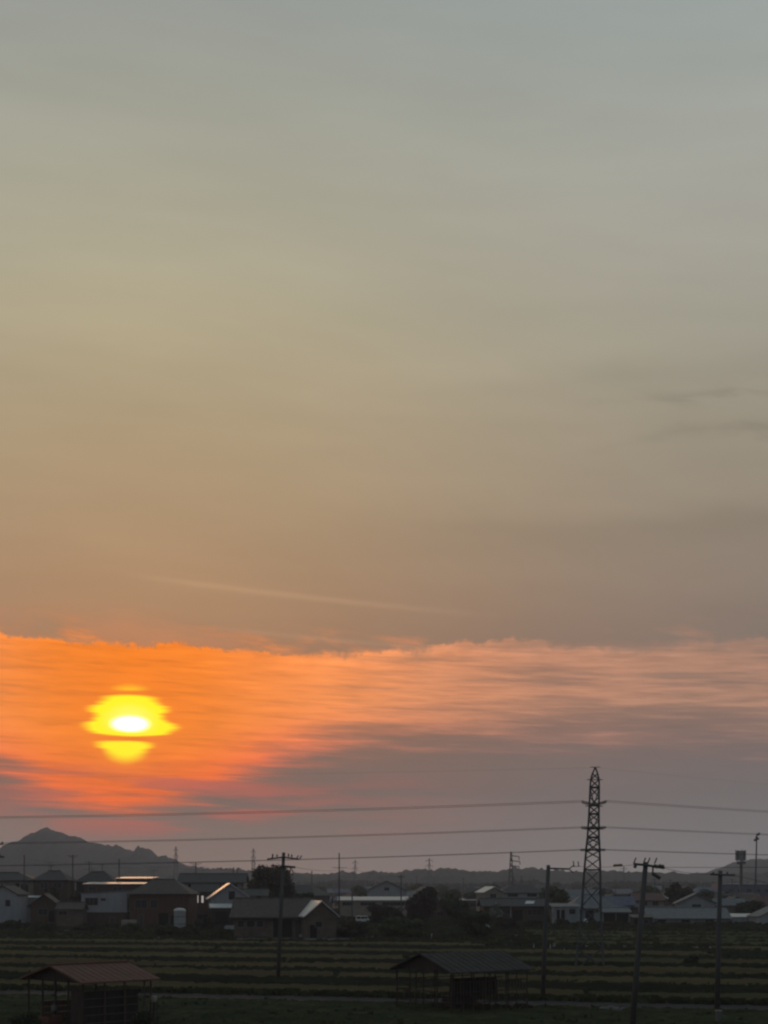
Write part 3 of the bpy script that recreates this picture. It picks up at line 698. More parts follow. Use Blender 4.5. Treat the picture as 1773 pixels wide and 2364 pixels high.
house('low_house', 'long low house with dark roof and a pale roof panel, by the slim forked pole', 'gable_side', 1116, 1262, 346, 2091, 2076, 8, R(3), 'w_brown', 'r_dark', [(.28,.42,2110,2099),(.70,.92,2112,2099)], oh=.6, voids=[(.46,.62,2126,2101)])
house('far_house', 'hazy house with a wide dark roof behind the low house with roof panel', 'hip', 1150, 1262, 455, 2060, 2043, 11, 0, 'w_grey', 'r_dark', [(.2,.4,2070,2063),(.6,.8,2070,2063)])
house('bright_roof_shed', 'small shed whose slanting roof gleams, above the low house with roof panel', 'side_mono', 1162, 1142, 440, 2058, 2050, 5, 0, 'w_beige', 'metal', [], cat='shed') if False else house('bright_roof_shed', 'small shed whose slanting roof gleams, above the low house with roof panel', 'gable_front', 1118, 1164, 440, 2060, 2048, 7, R(16), 'w_beige', 'metal', [(.3,.6,2072,2064)], oh=.4, cat='shed', t=.2, ridge_cap=False)
house('pale_shed', 'pale grey shed with upright posts between slim pole and pylon leg', 'mono', 1276, 1338, 343, 2094, 2088, 7, R(0), 'w_grey', 'r_grey', [(.62,.84,2110,2099)], oh=.3, cat='shed', voids=[(.16,.44,2128,2101)])
house('hipped_house', 'pale hipped roof house seen between the pylon legs', 'hip', 1316, 1428, 352, 2096, 2066, 10, R(3), 'w_grey', 'r_grey', [(.10,.22,2110,2100),(.62,.8,2110,2100)], oh=.6, voids=[(.32,.48,2128,2102)])
house('open_garage', 'low open garage with interior shade painted in, just past the pylon', 'gable_side', 1390, 1454, 340, 2106, 2098, 6, R(1), 'w_grey', 'r_grey', [], oh=.4, cat='garage', voids=[(.06,.48,2130,2109),(.52,.94,2130,2109)])
house('dark_shed', 'small dark shed hugging the nearest utility pole', 'mono', 1462, 1506, 322, 2119, 2114, 5, R(-2), 'w_dark', 'r_dark', [(.55,.82,2132,2124)], oh=.25, cat='shed', voids=[(.1,.42,2139,2121)])
house('red_roof_house', 'house with dull red roof behind the nearest utility pole', 'gable_side', 1466, 1534, 455, 2078, 2063, 9, R(6), 'w_beige', 'r_red', [(.2,.4,2090,2081),(.6,.8,2090,2081)], oh=.5)
house('gable_house', 'grey gabled house with one dark window, in front of the dark tree pair', 'gable_front', 1566, 1650, 402, 2084, 2064, 10, R(-6), 'w_grey', 'r_grey', [(.38,.62,2097,2088)], oh=.7)
house('long_roof_house', 'long low building under a broad grey roof, behind the low crossarm pole', 'gable_side', 1500, 1684, 338, 2120, 2098, 12, R(-1), 'w_grey', 'r_grey', [(.1,.2,2130,2124),(.4,.5,2130,2124),(.7,.8,2130,2124)], oh=.5)
house('white_greenhouse', 'long low white shed beside the wide dark bush', 'mono', 1690, 1850, 344, 2118, 2112, 7, R(2), 'w_white', 'white_metal', [], oh=.2, cat='shed')
house('white_gable_shed', 'white gabled shed at the picture edge, past the long white shed', 'gable_front', 1752, 1850, 336, 2116, 2094, 8, R(4), 'w_white', 'r_grey', [(.4,.6,2126,2116)], oh=.3, cat='shed')
house('long_block', 'long dark blue building below the antenna tower', 'mono', 1664, 1850, 690, 2042, 2040, 20, 0, 'r_blue', 'r_blue', [(.1+.11*i,.16+.11*i,2060,2052) for i in range(8)], oh=.2, cat='building')
house('far_house', 'hazy house with blue roof between grey gable and low crossarm pole', 'hip', 1600, 1672, 520, 2060, 2048, 11, 0, 'w_grey', 'r_blue', [(.3,.5,2072,2064)])

# pieces fixed to buildings
def lowhouse_panel():
    r = next(o for o in COL.objects if o.name == 'low_house')
    w = (1262-1116)*346/F/cos(R(3)); ze, zr = Z(2091,346), Z(2076,346)
    k = (zr-ze)/4.0; b = MB()
    xa, xb = -w/2+w*.66, -w/2+w*.80
    b.slab([(xa,.6,ze+k*.6+.16+.1),(xb,.6,ze+k*.6+.26),(xb+.6,2.2,ze+k*2.2+.26),(xa+.6,2.2,ze+k*2.2+.26)], .07); o = b.build('roof_panel', M['metal'], r)
    p = MB(); xa = -w/2+w*.43; p.tube([(xa,-.6,ze-.1),(xa,-.12,ze-.5),(xa,-.12,.6),(xa+.35,-.3,.2)], .09, 6); p.build('drainpipe', M['white_metal'], r)
lowhouse_panel()
b = MB()
for i, x in enumerate((1278, 1293, 1310, 1334)): pass
for x in (1277, 1294, 1312, 1336):
    px = X(x, 342.2); m_ = MB(); m_.box(px-.11, px+.11, 342.1, 342.32, -.2, Z(2094,342)); tag(m_.build('post', M['tank']), f'pale upright post before the shed near the pylon, {["outermost towards the slim pole","second from the slim pole","third from the slim pole","closest to the pylon leg"][(1277,1294,1312,1336).index(x)]}', 'post', 'posts before the pale shed')
# low kerb line before the farmhouse, and a pale wall before the grey gable
k = MB(); k.box(X(546,246), X(818,246), 245.8, 246.1, -.2, .38); tag(k.build('low_wall', M['concrete']), 'low concrete wall running along the front of the brown farmhouse', 'wall')
k = MB(); k.box(X(1530,372), X(1570,372), 372, 372.25, -.2, Z(2092,372)); tag(k.build('garden_wall', M['w_beige']), 'pale garden wall ending at the grey gabled house', 'wall')
k = MB(); k.box(X(280,306), X(312,306), 306, 308, -.2, Z(2124,306)); tag(k.build('storage_box', M['w_beige']), 'pale boxy bin below the corner of the white boxy house', 'bin')
k = MB(); k.box(X(518,300), X(547,300), 300, 300.9, -.1, .75); k.box(X(520,300), X(545,300), 300.1, 300.8, .75, .95); tag(k.build('bench_box', M['tank']), 'small pale chest on the ground before the white gabled house', 'chest')

# pale domed tank
d = 300; t = thing('water_tank', 'pale upright tank with a domed lid standing before the reddish house', 'tank', (X(415,d), d, 0))
s = d/F; b = MB(); b.lathe([(13.5*s,-.2),(13.5*s,Z(2106,d)),(13.9*s,Z(2105.5,d)),(13.5*s,Z(2104,d))], 0, 0, 20); b.build('body', M['tank'], t, False)
b = MB(); b.lathe([(14.4*s,Z(2104,d)),(14.4*s,Z(2102,d)),(12.5*s,Z(2099,d)),(8*s,Z(2097,d)),(2*s,Z(2096.2,d))], 0, 0, 20); b.build('lid', M['white_metal'], t)
for z in (1.2, 2.6):
    b = MB(); b.lathe([(13.9*s,z),(13.9*s,z+.12)], 0, 0, 20); b.build('hoop', M['steel'], t)
# round white tank by the pylon
d = 338; t = thing('gas_cylinder', 'small round white container between the pylon legs, before the hipped house', 'container', (X(1352,d), d, 0))
b = MB(); b.lathe([(.42,0),(.46,.15),(.46,1.0),(.34,1.3),(.1,1.42)], 0, 0, 16); b.build('body', M['white_metal'], t, True)
b = MB(); b.lathe([(.12,1.40),(.12,1.58)], 0, 0, 10); b.build('cap', M['steel'], t)

# a small van parked by the greenhouse
def van(label, px, d, rz, roof_row=None):
    t = thing('parked_van', label, 'van', (X(px,d), d, 0), rz)
    b = MB(); P = [(-1.65,.32),(1.65,.32),(1.68,.85),(1.25,1.05),(.95,1.75),(-1.55,1.78),(-1.66,1.0)]
    n = len(P); b.add([(x,-.74,z) for x,z in P]+[(x,.74,z) for x,z in P], [tuple(range(n)), tuple(reversed(range(n,2*n)))] + [(i,i+n,(i+1)%n+n,(i+1)%n) for i in range(n)])
    b.build('body', M['carwhite'], t)
    for xa, xb in ((-1.45,-.55),(-.45,.35),(.42,.95)):
        g = MB(); g.box(xa, xb, -.755, -.735, 1.08, 1.58); g.build('side_window', M['glass'], t)
    g = MB(); g.slab([(1.26,-.62,1.10),(1.26,.62,1.10),(.99,.62,1.70),(.99,-.62,1.70)], -.02); g.build('windscreen', M['glass'], t)
    for x in (-1.05, 1.05):
        for s in (-1, 1):
            w = MB(); w.tube([(x,s*.66,.28),(x,s*.78,.28)], .28, 14); wo = w.build('wheel', M['tyre'], t)
            r = MB(); r.tube([(x,s*.785,.28),(x,s*.80,.28)], .16, 10); r.build('rim', M['steel'], wo)
    for s in (-1, 1):
        h = MB(); h.box(1.66,1.70,s*.6-.12,s*.6+.12,.62,.82); h.build('headlight', M['white_metal'], t)
van('white van parked in front of the long white greenhouse', 838, 352, R(3))
van('white van half hidden behind the dark round bush', 1108, 300, R(20))

# ------------------------------------------------------------------ antenna tower and mast
d = 640; t = thing('antenna_tower', 'monopole tower with a drum shaped cage of panel antennas, above the dark blue building', 'antenna tower', (X(1711,d), d, 0))
s = d/F; b = MB(); b.tube([(0,0,0),(0,0,Z(1990,d))], .75, 10, .6); b.build('mast', M['steel'], t)
b = MB(); b.lathe([(10*s,Z(1995,d)),(10.5*s,Z(1992,d)),(10.5*s,Z(1989,d))], 0, 0, 14); b.build('platform', M['steel'], t)
for z in (1986, 1975, 1965):
    b = MB(); n = 14
    b.tube([(8.5*s*cos(2*math.pi*i/n), 8.5*s*sin(2*math.pi*i/n), Z(z,d)) for i in range(n+1)], .13, 5); b.build('ring_rail', M['steel'], t)
for i in range(11):
    a = 2*math.pi*i/11 + .15; x, y = 9.3*s*cos(a), 9.3*s*sin(a)
    b = MB(); b.box(x-.32, x+.32, y-.16, y+.16, Z(1984+(i%3)*2,d), Z(1963+(i%2)*2,d)); b.build('panel_antenna', M['concrete'] if i%3 else M['steel'], t)
b = MB(); b.tube([(-12.6*s,0,Z(1986,d)),(-12.6*s,0,Z(1962,d))], .17, 6); b.tube([(-12.6*s,0,Z(1976,d)),(-8*s,0,Z(1976,d))], .12, 5); b.build('whip_antenna', M['steel'], t)
d = 600; t = thing('lamp_mast', 'tall thin mast with a cluster of floodlights on top, beside the antenna tower', 'mast', (X(1743,d), d, 0))
s = d/F; b = MB(); b.tube([(0,0,0),(4*s,0,Z(1926,d))], .42, 8, .24); b.build('mast', M['steel'], t)
for dx, z, w in ((-1.5,1940,.8),(3,1937,.9),(1.5,1934,.6),(4.5,1927,.55),(7.0,1925,.5)):
    b = MB(); b.box((2+dx)*s-w*.7, (2+dx)*s+w*.7, -.5, .3, Z(z,d)-.35, Z(z,d)+.45); b.build('floodlight', M['steel'], t)
b = MB(); b.tube([(.4*s,0,Z(1941,d)),(6.5*s,0,Z(1937,d))], .15, 5); b.build('crossbar', M['steel'], t)

# small pylons far away
def far_pylon(label, px, yt, d, arms):
    t = thing('distant_pylon', label, 'pylon', (X(px,d), d, 0), 0, 'distant pylons'); H = Z(yt, d)
    bw = H*.075
    for sx in (-1, 1):
        b = MB()
        for sy in (-1, 1): b.tube([(sx*bw, sy*bw, 0), (sx*bw*.42, sy*bw*.42, H*.55), (sx*.25, sy*.25, H)], .30, 5, .18)
        b.build('leg_pair', M['steel'], t)
    b = MB(); n = 9
    for i in range(n):
        def w(u): return bw*(1-u/.55*.58) if u < .55 else max(.25, bw*.42*(1-(u-.55)/.45*.85))
        u, v = i/n, (i+1)/n
        b.tube([(-w(u),0,H*u),(w(v),0,H*v)], .14, 4); b.tube([(w(u),0,H*u),(-w(v),0,H*v)], .14, 4)
    b.build('lattice', M['steel'], t)
    for u, xa, xb in arms:
        b = MB(); b.tube([(xa,0,H*u),(0,0,H*u+.5),(xb,0,H*u)], .24, 5); b.build('cross_arm', M['steel'], t)
        for x in (xa, xb):
            if abs(x) > 1: q = MB(); q.tube([(x,0,H*u),(x,0,H*u-1.6)], .20, 5); q.build('insulator_string', M['ceramic'], t)
far_pylon('faint pylon standing on the tail of the mountain slope', 406, 1954, 1450, [(.93,-1.8,1.8),(.80,-2,2),(.68,-2,2)])
far_pylon('faint pylon in the sky just before the round tree', 585, 1958, 1450, [(.93,-1.8,1.8),(.80,-2,2),(.68,-2,2)])
far_pylon('faint pylon on the hills behind the tall crossed pole', 820, 1985, 1550, [(.92,-2.6,2.6),(.75,-2.6,2.6)])
far_pylon('faint pylon over the low hills above the dark reddish tree', 991, 1981, 1500, [(.93,-3,3),(.78,-3.4,3.4),(.64,-3.4,3.4)])
far_pylon('one sided pylon with three arms, above the low house with roof panel', 1180, 1966, 780, [(.90,-.4,4.0),(.80,-.4,4.4),(.70,-.4,4.0)])
far_pylon('faint pylon on the hills between lattice pylon and nearest pole', 1440, 2000, 1600, [(.92,-3,3),(.75,-3,3)])

# ------------------------------------------------------------------ open sheds near the rails
def beam(b, p, q, w): b.tube([p, q], w, 4)
def post(root, p, q, w, m, name='post'): b = MB(); b.tube([p, q], w, 4); return b.build(name, M[m], root)
# shed with the rust brown roof
d = 95.0; s = d/F
t = thing('open_shed', 'timber shed with rust brown gabled roof and open gable end, near the rails', 'shed', (X(191,d), d, 0), R(45))
# local x runs along the ridge to the far end, local y across the gable end
LN, WD = 5.1, 6.0; ze, zr = Z(2262,d)-.02, Z(2262,d)+.80
A = R(45)
k = (zr-ze)/(WD/2); o = .45; tk = .10
for sgn in (0, 1):
    r = MB(); y0 = 0 if sgn == 0 else WD
    q = [(-o, (-o if sgn == 0 else WD+o), ze-k*o), (LN+o, (-o if sgn == 0 else WD+o), ze-k*o), (LN+o, WD/2, zr), (-o, WD/2, zr)]
    r.slab(q if sgn == 0 else q[::-1], tk); ro = r.build('roof_slope', M['r_rust'], t)
    for i in range(13):                                # standing seams of the sheet roof
        x = -o + .02 + (LN+2*o-.04)*i/12; ye = q[0][1]; u = MB()
        u.tube([(x, ye, ze-k*o+.02), (x, WD/2, zr+.02)], .012, 4); u.build('sheet_seam', M['r_rust'], ro)
r = MB(); r.tube([(-o,WD/2,zr+.03),(LN+o,WD/2,zr+.03)], .09, 6); r.build('ridge_cap', M['r_rust'], t)
g_ = MB(); g_.add([(-.02,0,ze-.05),(-.02,WD,ze-.05),(-.02,WD/2,zr-.12),(.05,0,ze-.05),(.05,WD,ze-.05),(.05,WD/2,zr-.12)], [(1,0,2),(3,4,5),(0,1,4,3),(1,2,5,4),(2,0,3,5)]); g_.build('gable_board', M['timberd'], t)
post(t, (-.05,WD/2,zr-.2), (-.05,WD/2,ze-.6), .05, 'timber', 'king_post')
for y in (0, 1.55, 2.95, 4.4, WD): post(t, (0,y,-.2), (0,y,ze+.02), .075, 'timberd')
for x in (1.6, 3.1, 4.6, LN): post(t, (x,0,-.2), (x,0,ze), .07, 'timber')
for x in (2.0, 4.1, LN): post(t, (x,WD,-.2), (x,WD,ze), .07, 'timberd')
post(t, (0,0,ze-.12), (0,WD,ze-.12), .08, 'timberd', 'tie_beam'); post(t, (0,0,ze-.1), (LN,0,ze-.1), .08, 'timberd', 'eave_beam'); post(t, (0,WD,ze-.1), (LN,WD,ze-.1), .08, 'timberd', 'eave_beam')
for z in (.45, .95, 1.45, 1.95, 2.45):
    post(t, (.1,-.09,z), (LN-.2,-.09,z), .03, 'timber', 'rail')
p_ = MB(); p_.box(.12, LN-.9, .12, .2, .0, ze-.75); p_.build('side_wall', M['void_shade'] if False else M['w_dark'], t)
for i in range(4):
    p_ = MB(); y = .1 + i*.30; p_.box(.0, .05, y, y+.27, 0, ze-.55); p_.build('board', M['timberd'], t)
for i in range(3):
    p_ = MB(); p_.box(.5, 3.2, 5.2+.0, 5.5, .45+i*.38, .78+i*.38); p_.build('stored_plank', M['timber'], t)
root_shed = t
def local(tt, p):                                      # shed local -> world
    a = tt.rotation_euler[2]; return (tt.location.x+p[0]*cos(a)-p[1]*sin(a), tt.location.y+p[0]*sin(a)+p[1]*cos(a), p[2])
def crate(label, loc, sx, sy, sz, rz, m='timber', nm='crate', cat='crate', group='clutter around the rust roofed shed'):
    t = thing(nm, label, cat, loc, rz, group); n = max(2, round(sz/.16))
    for s_ in (-1, 1):
        for i in range(n):
            z = i*sz/n; b = MB(); b.box(-sx/2, sx/2, s_*sy/2-.015, s_*sy/2+.015, z+.01, z+sz/n-.02); b.build('slat', M[m], t)
            b = MB(); b.box(s_*sx/2-.015, s_*sx/2+.015, -sy/2+.02, sy/2-.02, z+.01, z+sz/n-.02); b.build('slat', M[m], t)
    b = MB(); b.box(-sx/2+.02, sx/2-.02, -sy/2+.02, sy/2-.02, .01, .04); b.build('bottom', M[m], t)
    return t
crate('grey crate lying under the open gable of the rust roofed shed', local(root_shed,(-.9,4.6,0)), 1.1, .8, .6, R(20))
crate('reddish crate leaning near the middle post of the rust roofed shed', local(root_shed,(-.7,2.5,0)), 1.2, .9, .85, R(60), 'r_rust')
crate('small crate on the ground at the far post of the rust roofed shed', local(root_shed,(-.8,5.9,0)), .9, .7, .5, R(35), 'timberd')
t = thing('feed_sack', 'pale lumpy sack hung against the middle post of the rust roofed shed', 'sack', local(root_shed,(-.25,2.75,1.0)), R(45))
b = MB(); b.lathe([(.05,0),(.15,.05),(.19,.2),(.16,.4),(.07,.5),(.09,.56)], 0, 0, 12); b.build('bag', M['stone'], t, True)
b = MB(); b.lathe([(.08,.49),(.08,.52)], 0, 0, 12); b.build('tie', M['timberd'], t)
t = thing('water_drum', 'pale drum standing at the outer corner post of the rust roofed shed', 'drum', local(root_shed,(5.0,-.45,0)))
b = MB(); b.lathe([(.18,1.55),(.20,1.6),(.20,1.85),(.17,1.92),(.05,1.95)], 0, 0, 14); b.build('body', M['w_beige'], t, True)
b = MB(); 
for a in range(4): b.tube([(.2*cos(a*1.571),.2*sin(a*1.571),0),(.2*cos(a*1.571),.2*sin(a*1.571),1.52)], .035, 4)
b.build('stand', M['timberd'], t)

# slatted drying shed in the middle
d = 107.0; s = d/F
t = thing('drying_shed', 'open slatted drying shed with low grey gabled roof, before the rice strips', 'shed', (X(1042,d), d, 0), R(38))
WD2, ze, zr = 6.0, Z(2240,d), Z(2204,d); A = R(38)
# local x along the ridge (receding to the far end), local y across the gable
LN2 = 7.1
k = (zr-ze)/(WD2/2); o = .4
for sgn in (0, 1):
    ye = -o if sgn == 0 else WD2+o
    q = [(-o, ye, ze-k*o), (LN2+o, ye, ze-k*o), (LN2+o, WD2/2, zr), (-o, WD2/2, zr)]
    r = MB(); r.slab(q if sgn == 0 else q[::-1], .09); ro = r.build('roof_slope', M['r_old'], t)
    for i in range(14):
        x = -o + .02 + (LN2+2*o-.04)*i/13; u = MB(); u.tube([(x, ye, ze-k*o+.02), (x, WD2/2, zr+.02)], .02, 4); u.build('sheet_seam', M['r_old'], ro)
g_ = MB(); g_.add([(-.02,0,ze-.05),(-.02,WD2,ze-.05),(-.02,WD2/2,zr-.12),(.05,0,ze-.05),(.05,WD2,ze-.05),(.05,WD2/2,zr-.12)], [(1,0,2),(3,4,5),(0,1,4,3),(1,2,5,4),(2,0,3,5)]); g_.build('gable_board', M['timberd'], t)
for y in (0, 1.5, 3.0, 4.5, WD2): post(t, (0,y,-.2), (0,y,ze+.02), .085 if y in (0, WD2) else .06, 'timberd')
for i in range(1, 8): x = LN2*i/7; post(t, (x,0,-.2), (x,0,ze), .055, 'timberd')
for i in range(1, 5): x = LN2*i/4; post(t, (x,WD2,-.2), (x,WD2,ze), .055, 'timberd')
for y in (0, WD2/3, WD2*2/3, WD2): post(t, (LN2,y,-.2), (LN2,y,ze), .06, 'timberd')
for z in (.75, 1.5, 2.2, ze-.1):
    post(t, (0,0,z), (LN2,0,z), .04, 'timberd', 'rail'); post(t, (0,0,z), (0,WD2,z), .035, 'timberd', 'rail'); post(t, (0,WD2,z), (LN2,WD2,z), .035, 'timberd', 'rail')
for i in range(24):
    x = .2 + (LN2-.4)*i/23; post(t, (x,-.06,.7 if i%3 else .1), (x,-.06,2.25), .03, 'timber', 'slat')
for i in range(10):
    y = .3 + (WD2-.6)*i/9; post(t, (-.06,y,.7), (-.06,y,2.25 if i%2 else 1.5), .03, 'timber', 'slat')
for x0 in (LN2-1.8, LN2-.9): post(t, (x0,-.1,.1), (x0+.85,-.1,.75), .035, 'timber', 'brace')
for i in range(9):
    p_ = MB(); x = 2.3 + i*.5; p_.tube([(x, 2.6, 2.2), (x+.05, 2.65, 1.0)], .20, 7, .26); p_.build('hanging_bundle', M['timberd'], t)
post(t, (2.0, 2.6, 2.25), (LN2, 2.6, 2.25), .04, 'timberd', 'rail')
for i in range(4):
    p_ = MB(); p_.box(3.0, 5.6, 3.6, 4.6, .02+i*.24, .22+i*.24); p_.build('stored_plank', M['timberd'], t)
dry = t
# stakes, footing marker, bits of field furniture
for lab, px, py, h in (('thin white stake in the rice beside the slim forked pole', 1232, 2194, .95), ('thin white stake between the slim forked pole and pylon', 1270, 2196, 1.0), ('short white stake nearest the pylon footing', 1302, 2200, .6), ('pale stake before the green bush mound', 996, 2168, 1.0)):
    d = GD(py); st_ = thing('field_stake', lab, 'stake', (X(px,d), d, 0), 0, 'stakes in the fields')
    b = MB(); b.tube([(0,0,-.2),(.02,0,h*.8)], .06, 6); b.build('shaft', M['white_metal'], st_); b = MB(); b.tube([(.02,0,h*.8),(.03,0,h)], .075, 6); b.build('tip', M['concrete'], st_)
d = GD(2362); t = thing('marker_post', 'squat dark marker post in the grass below the low crossarm pole', 'marker', (X(1659,d), d, 0))
b = MB(); b.box(-.16,.16,-.16,.16,-.2,.75); b.build('post', M['stone'], t); b = MB(); b.slab([(-.2,-.2,.83),(.2,-.2,.83),(.2,.2,.83),(-.2,.2,.83)], .078); b.build('cap', M['concrete'], t)
for i, (px, py, r) in enumerate(((1396,2334,.42),(1410,2330,.34),(1424,2335,.40),(1437,2333,.30))):
    d = GD(py); b = MB(); rr = random.Random(i+5)
    n = 8; base_ = len(b.v)
    for a, z in ((1.0,0),(1.05,.3),(.75,.62),(.25,.8)):
        for j in range(n): q = 2*math.pi*j/n; u = a*rr.uniform(.8,1.2); b.v.append((r*u*cos(q), r*u*sin(q), r*z*rr.uniform(.85,1.15)-.02))
    for lv in range(3):
        for j in range(n): b.f.append((lv*n+j, lv*n+(j+1)%n, (lv+1)*n+(j+1)%n, (lv+1)*n+j))
    b.f.append(tuple(3*n+j for j in range(n)))
    o_ = b.build('field_stone', M['stone']); o_.location = (X(px,d), d, 0)
    tag(o_, ('largest dark stone of the row by the farm road', 'pale low stone second in the row by the farm road', 'rough stone third in the row by the farm road', 'smallest stone ending the row towards the nearest pole')[i], 'stone', 'stones by the farm road')

# ------------------------------------------------------------------ trees and bushes
def crown_mesh(seed, rx, ry, rz, n, leaf, lobes, squash=.8, bottom=.0):
    """leaf clumps spread over the outsides of several lobes"""
    rg = random.Random(seed); b = MB(); L = []
    for i in range(lobes):
        a = rg.uniform(0, 2*math.pi); rr = rg.uniform(.15, .62); zz = rg.uniform(-.45, .62)
        sz = rg.uniform(.34, .55)*(1 - .25*abs(zz))
        L.append((rr*cos(a)*(1-.35*max(zz,0)), rr*sin(a)*(1-.35*max(zz,0)), zz, sz))
    L.append((0, 0, -.05, .62))
    for i in range(n):
        cx, cy_, cz, sz = rg.choice(L)
        v = Vector((rg.gauss(0,1), rg.gauss(0,1), rg.gauss(0,1))).normalized()
        rad = sz*(rg.random()**.28)*(rg.uniform(.86, 1.14) if rg.random() < .85 else rg.uniform(1.1, 1.32))
        p = Vector((cx + v.x*rad, cy_ + v.y*rad, cz + v.z*rad*squash))
        if p.z < -.75: continue
        P = Vector((p.x*rx, p.y*ry, p.z*rz))
        nrm = (v + Vector((rg.uniform(-.8,.8), rg.uniform(-.8,.8), rg.uniform(-.5,.9)))).normalized()
        t1 = nrm.orthogonal().normalized(); t2 = nrm.cross(t1)
        ang = rg.uniform(0, 6.28); t1, t2 = t1*cos(ang)+t2*sin(ang), t2*cos(ang)-t1*sin(ang)
        s1, s2 = leaf*rg.uniform(.6,1.4), leaf*rg.uniform(.4,.9)
        b.add([P-t1*s1-t2*s2*.5, P-t2*s2, P+t1*s1, P+t2*s2], [(0,1,2,3)])
    return b
def tree(name, label, px, yt, d, wpx, base_row=None, m='leaf', n=2600, leaf=.42, lobes=9, seed=1, cat='tree', group=None, squat=None):
    top_ = Z(yt, d); R_ = wpx*d/F/2
    t = thing(name, label, cat, (X(px,d), d, 0), 0, group)
    ch = top_*.80 if squat is None else top_*squat       # crown height
    b = crown_mesh(seed, R_*1.02, R_*1.02, ch/2*1.02, n, leaf, lobes)
    c = b.build('crown', M[m], t); c.location = (0, 0, top_ - ch/2)
    q = MB(); rg = random.Random(seed); h0 = top_ - ch*.55
    q.tube([(0,0,-.2),(.05,0,h0*.5),(0,.1,h0)], max(.16, R_*.075), 8, max(.1, R_*.05))
    for i in range(5):
        a = i*1.257 + rg.uniform(-.4,.4); q.tube([(0,.05,h0*.8),(R_*.3*cos(a),R_*.3*sin(a),h0+ch*.12),(R_*.55*cos(a),R_*.55*sin(a),h0+ch*.32)], max(.07,R_*.035), 5, .03)
    q.build('trunk', M['bark'], t)
    return t
def bush(name, label, px, yt, d, wpx, m='leafg', n=1800, leaf=.32, seed=1, lobes=8, group=None, ry=None, cat='bush'):
    top_ = Z(yt, d); R_ = wpx*d/F/2
    t = thing(name, label, cat, (X(px,d), d, 0), 0, group)
    b = crown_mesh(seed, R_, R_*.8 if ry is None else ry, top_*.56, n, leaf, lobes)
    c = b.build('foliage', M[m], t); c.location = (0, 0, top_*.44)
    q = MB()
    for i in range(4): a = i*1.6; q.tube([(.1*cos(a),.1*sin(a),-.1),(R_*.4*cos(a),R_*.3*sin(a),top_*.5)], .05, 4)
    q.build('stems', M['bark'], t); return t
tree('round_tree', 'large dark round tree behind the dark utility pole', 622, 1989, 350, 136, m='leafb', n=9000, leaf=.42, lobes=18, seed=4, squat=.98)
tree('reddish_tree', 'dark reddish tree at the end of the white greenhouse roof', 978, 2038, 332, 92, m='leafb', n=5600, leaf=.38, lobes=14, seed=9, squat=1.0)
tree('dark_tree', 'dark tree beside the reddish tree, lower and wider', 1046, 2058, 350, 82, m='leaf', n=3600, leaf=.38, seed=12, squat=1.0)
tree('dark_tree', 'tall dark tree of the pair behind the grey gabled house', 1556, 2031, 430, 46, m='leaf', n=2600, leaf=.45, seed=15, squat=.9)
tree('dark_tree', 'lower rounder tree of the pair behind the grey gabled house', 1586, 2045, 425, 60, m='leafb', n=2800, leaf=.45, seed=18, squat=.9)
tree('dark_tree', 'dark tree rising behind the small brown gabled house', 120, 2044, 336, 52, m='leaf', n=2200, leaf=.38, seed=21, squat=.9)
tree('dark_tree', 'dark tree wedged between two houses beside the boxy white house', 176, 2050, 330, 38, m='leafb', n=1800, leaf=.36, seed=23, squat=.9)
tree('dark_tree', 'dark tree behind the farmhouse roof next to the barn', 700, 2052, 300, 74, m='leaf', n=2600, leaf=.38, seed=25, squat=.9)
tree('dark_tree', 'dark tree in the shade beside the lit windows', 478, 2044, 345, 40, m='leaf', n=1600, leaf=.36, seed=27, squat=.9)
tree('pale_tree', 'pale silvery shrub tree in front of the low house with roof panel', 1146, 2079, 322, 34, m='leafp', n=1100, leaf=.30, seed=31, squat=.9)
bush('green_bush', 'wide mound of green shrubs at the edge of the fields', 926, 2112, 258, 126, 'leafg', 5200, .32, 33, 12)
bush('dark_bush', 'dark round bush below the pale silvery shrub tree', 1098, 2096, 256, 88, 'leaf', 4600, .32, 35, 10)
bush('dark_bush', 'wide dark bush above the long white shed', 1726, 2072, 362, 88, 'leaf', 4000, .40, 37, 12)
bush('dark_bush', 'dark shrub alone in the fields between two utility poles', 1596, 2203, 168, 46, 'leaf', 2400, .18, 39, 9)
bush('dark_bush', 'small dark shrub on the verge at the picture edge', 1757, 2306, 121, 18, 'leaf', 700, .08, 41, 6)
bush('dark_bush', 'low dark hedge before the reddish hipped house and tank', 410, 2136, 268, 120, 'leaf', 3000, .26, 43, 12, ry=2.2)
bush('dark_bush', 'low green hedge by the lean-to of the white gabled house', 512, 2144, 262, 70, 'leafg', 2000, .26, 45, 10, ry=1.8)
bush('brown_hedge', 'brown hedge running under the white greenhouse to the reddish tree', 896, 2086, 338, 118, 'leafb', 3600, .34, 47, 16, ry=2.5)
bush('brown_hedge', 'low brown scrub between barn and green mound', 820, 2116, 270, 76, 'leafb', 2000, .28, 49, 10, ry=2.0)
bush('weed_clump', 'tangled weeds at the foot of the drying shed', 1210, 2318, 112, 44, 'leaf', 1500, .10, 51, 9)
bush('weed_clump', 'tangled weeds around the outer corner of the rust roofed shed', 330, 2318, 93, 60, 'leaf', 1600, .10, 53, 9)
bush('weed_clump', 'dark weeds under the open gable of the rust roofed shed', 62, 2328, 92, 96, 'leaf', 2200, .10, 55, 9)

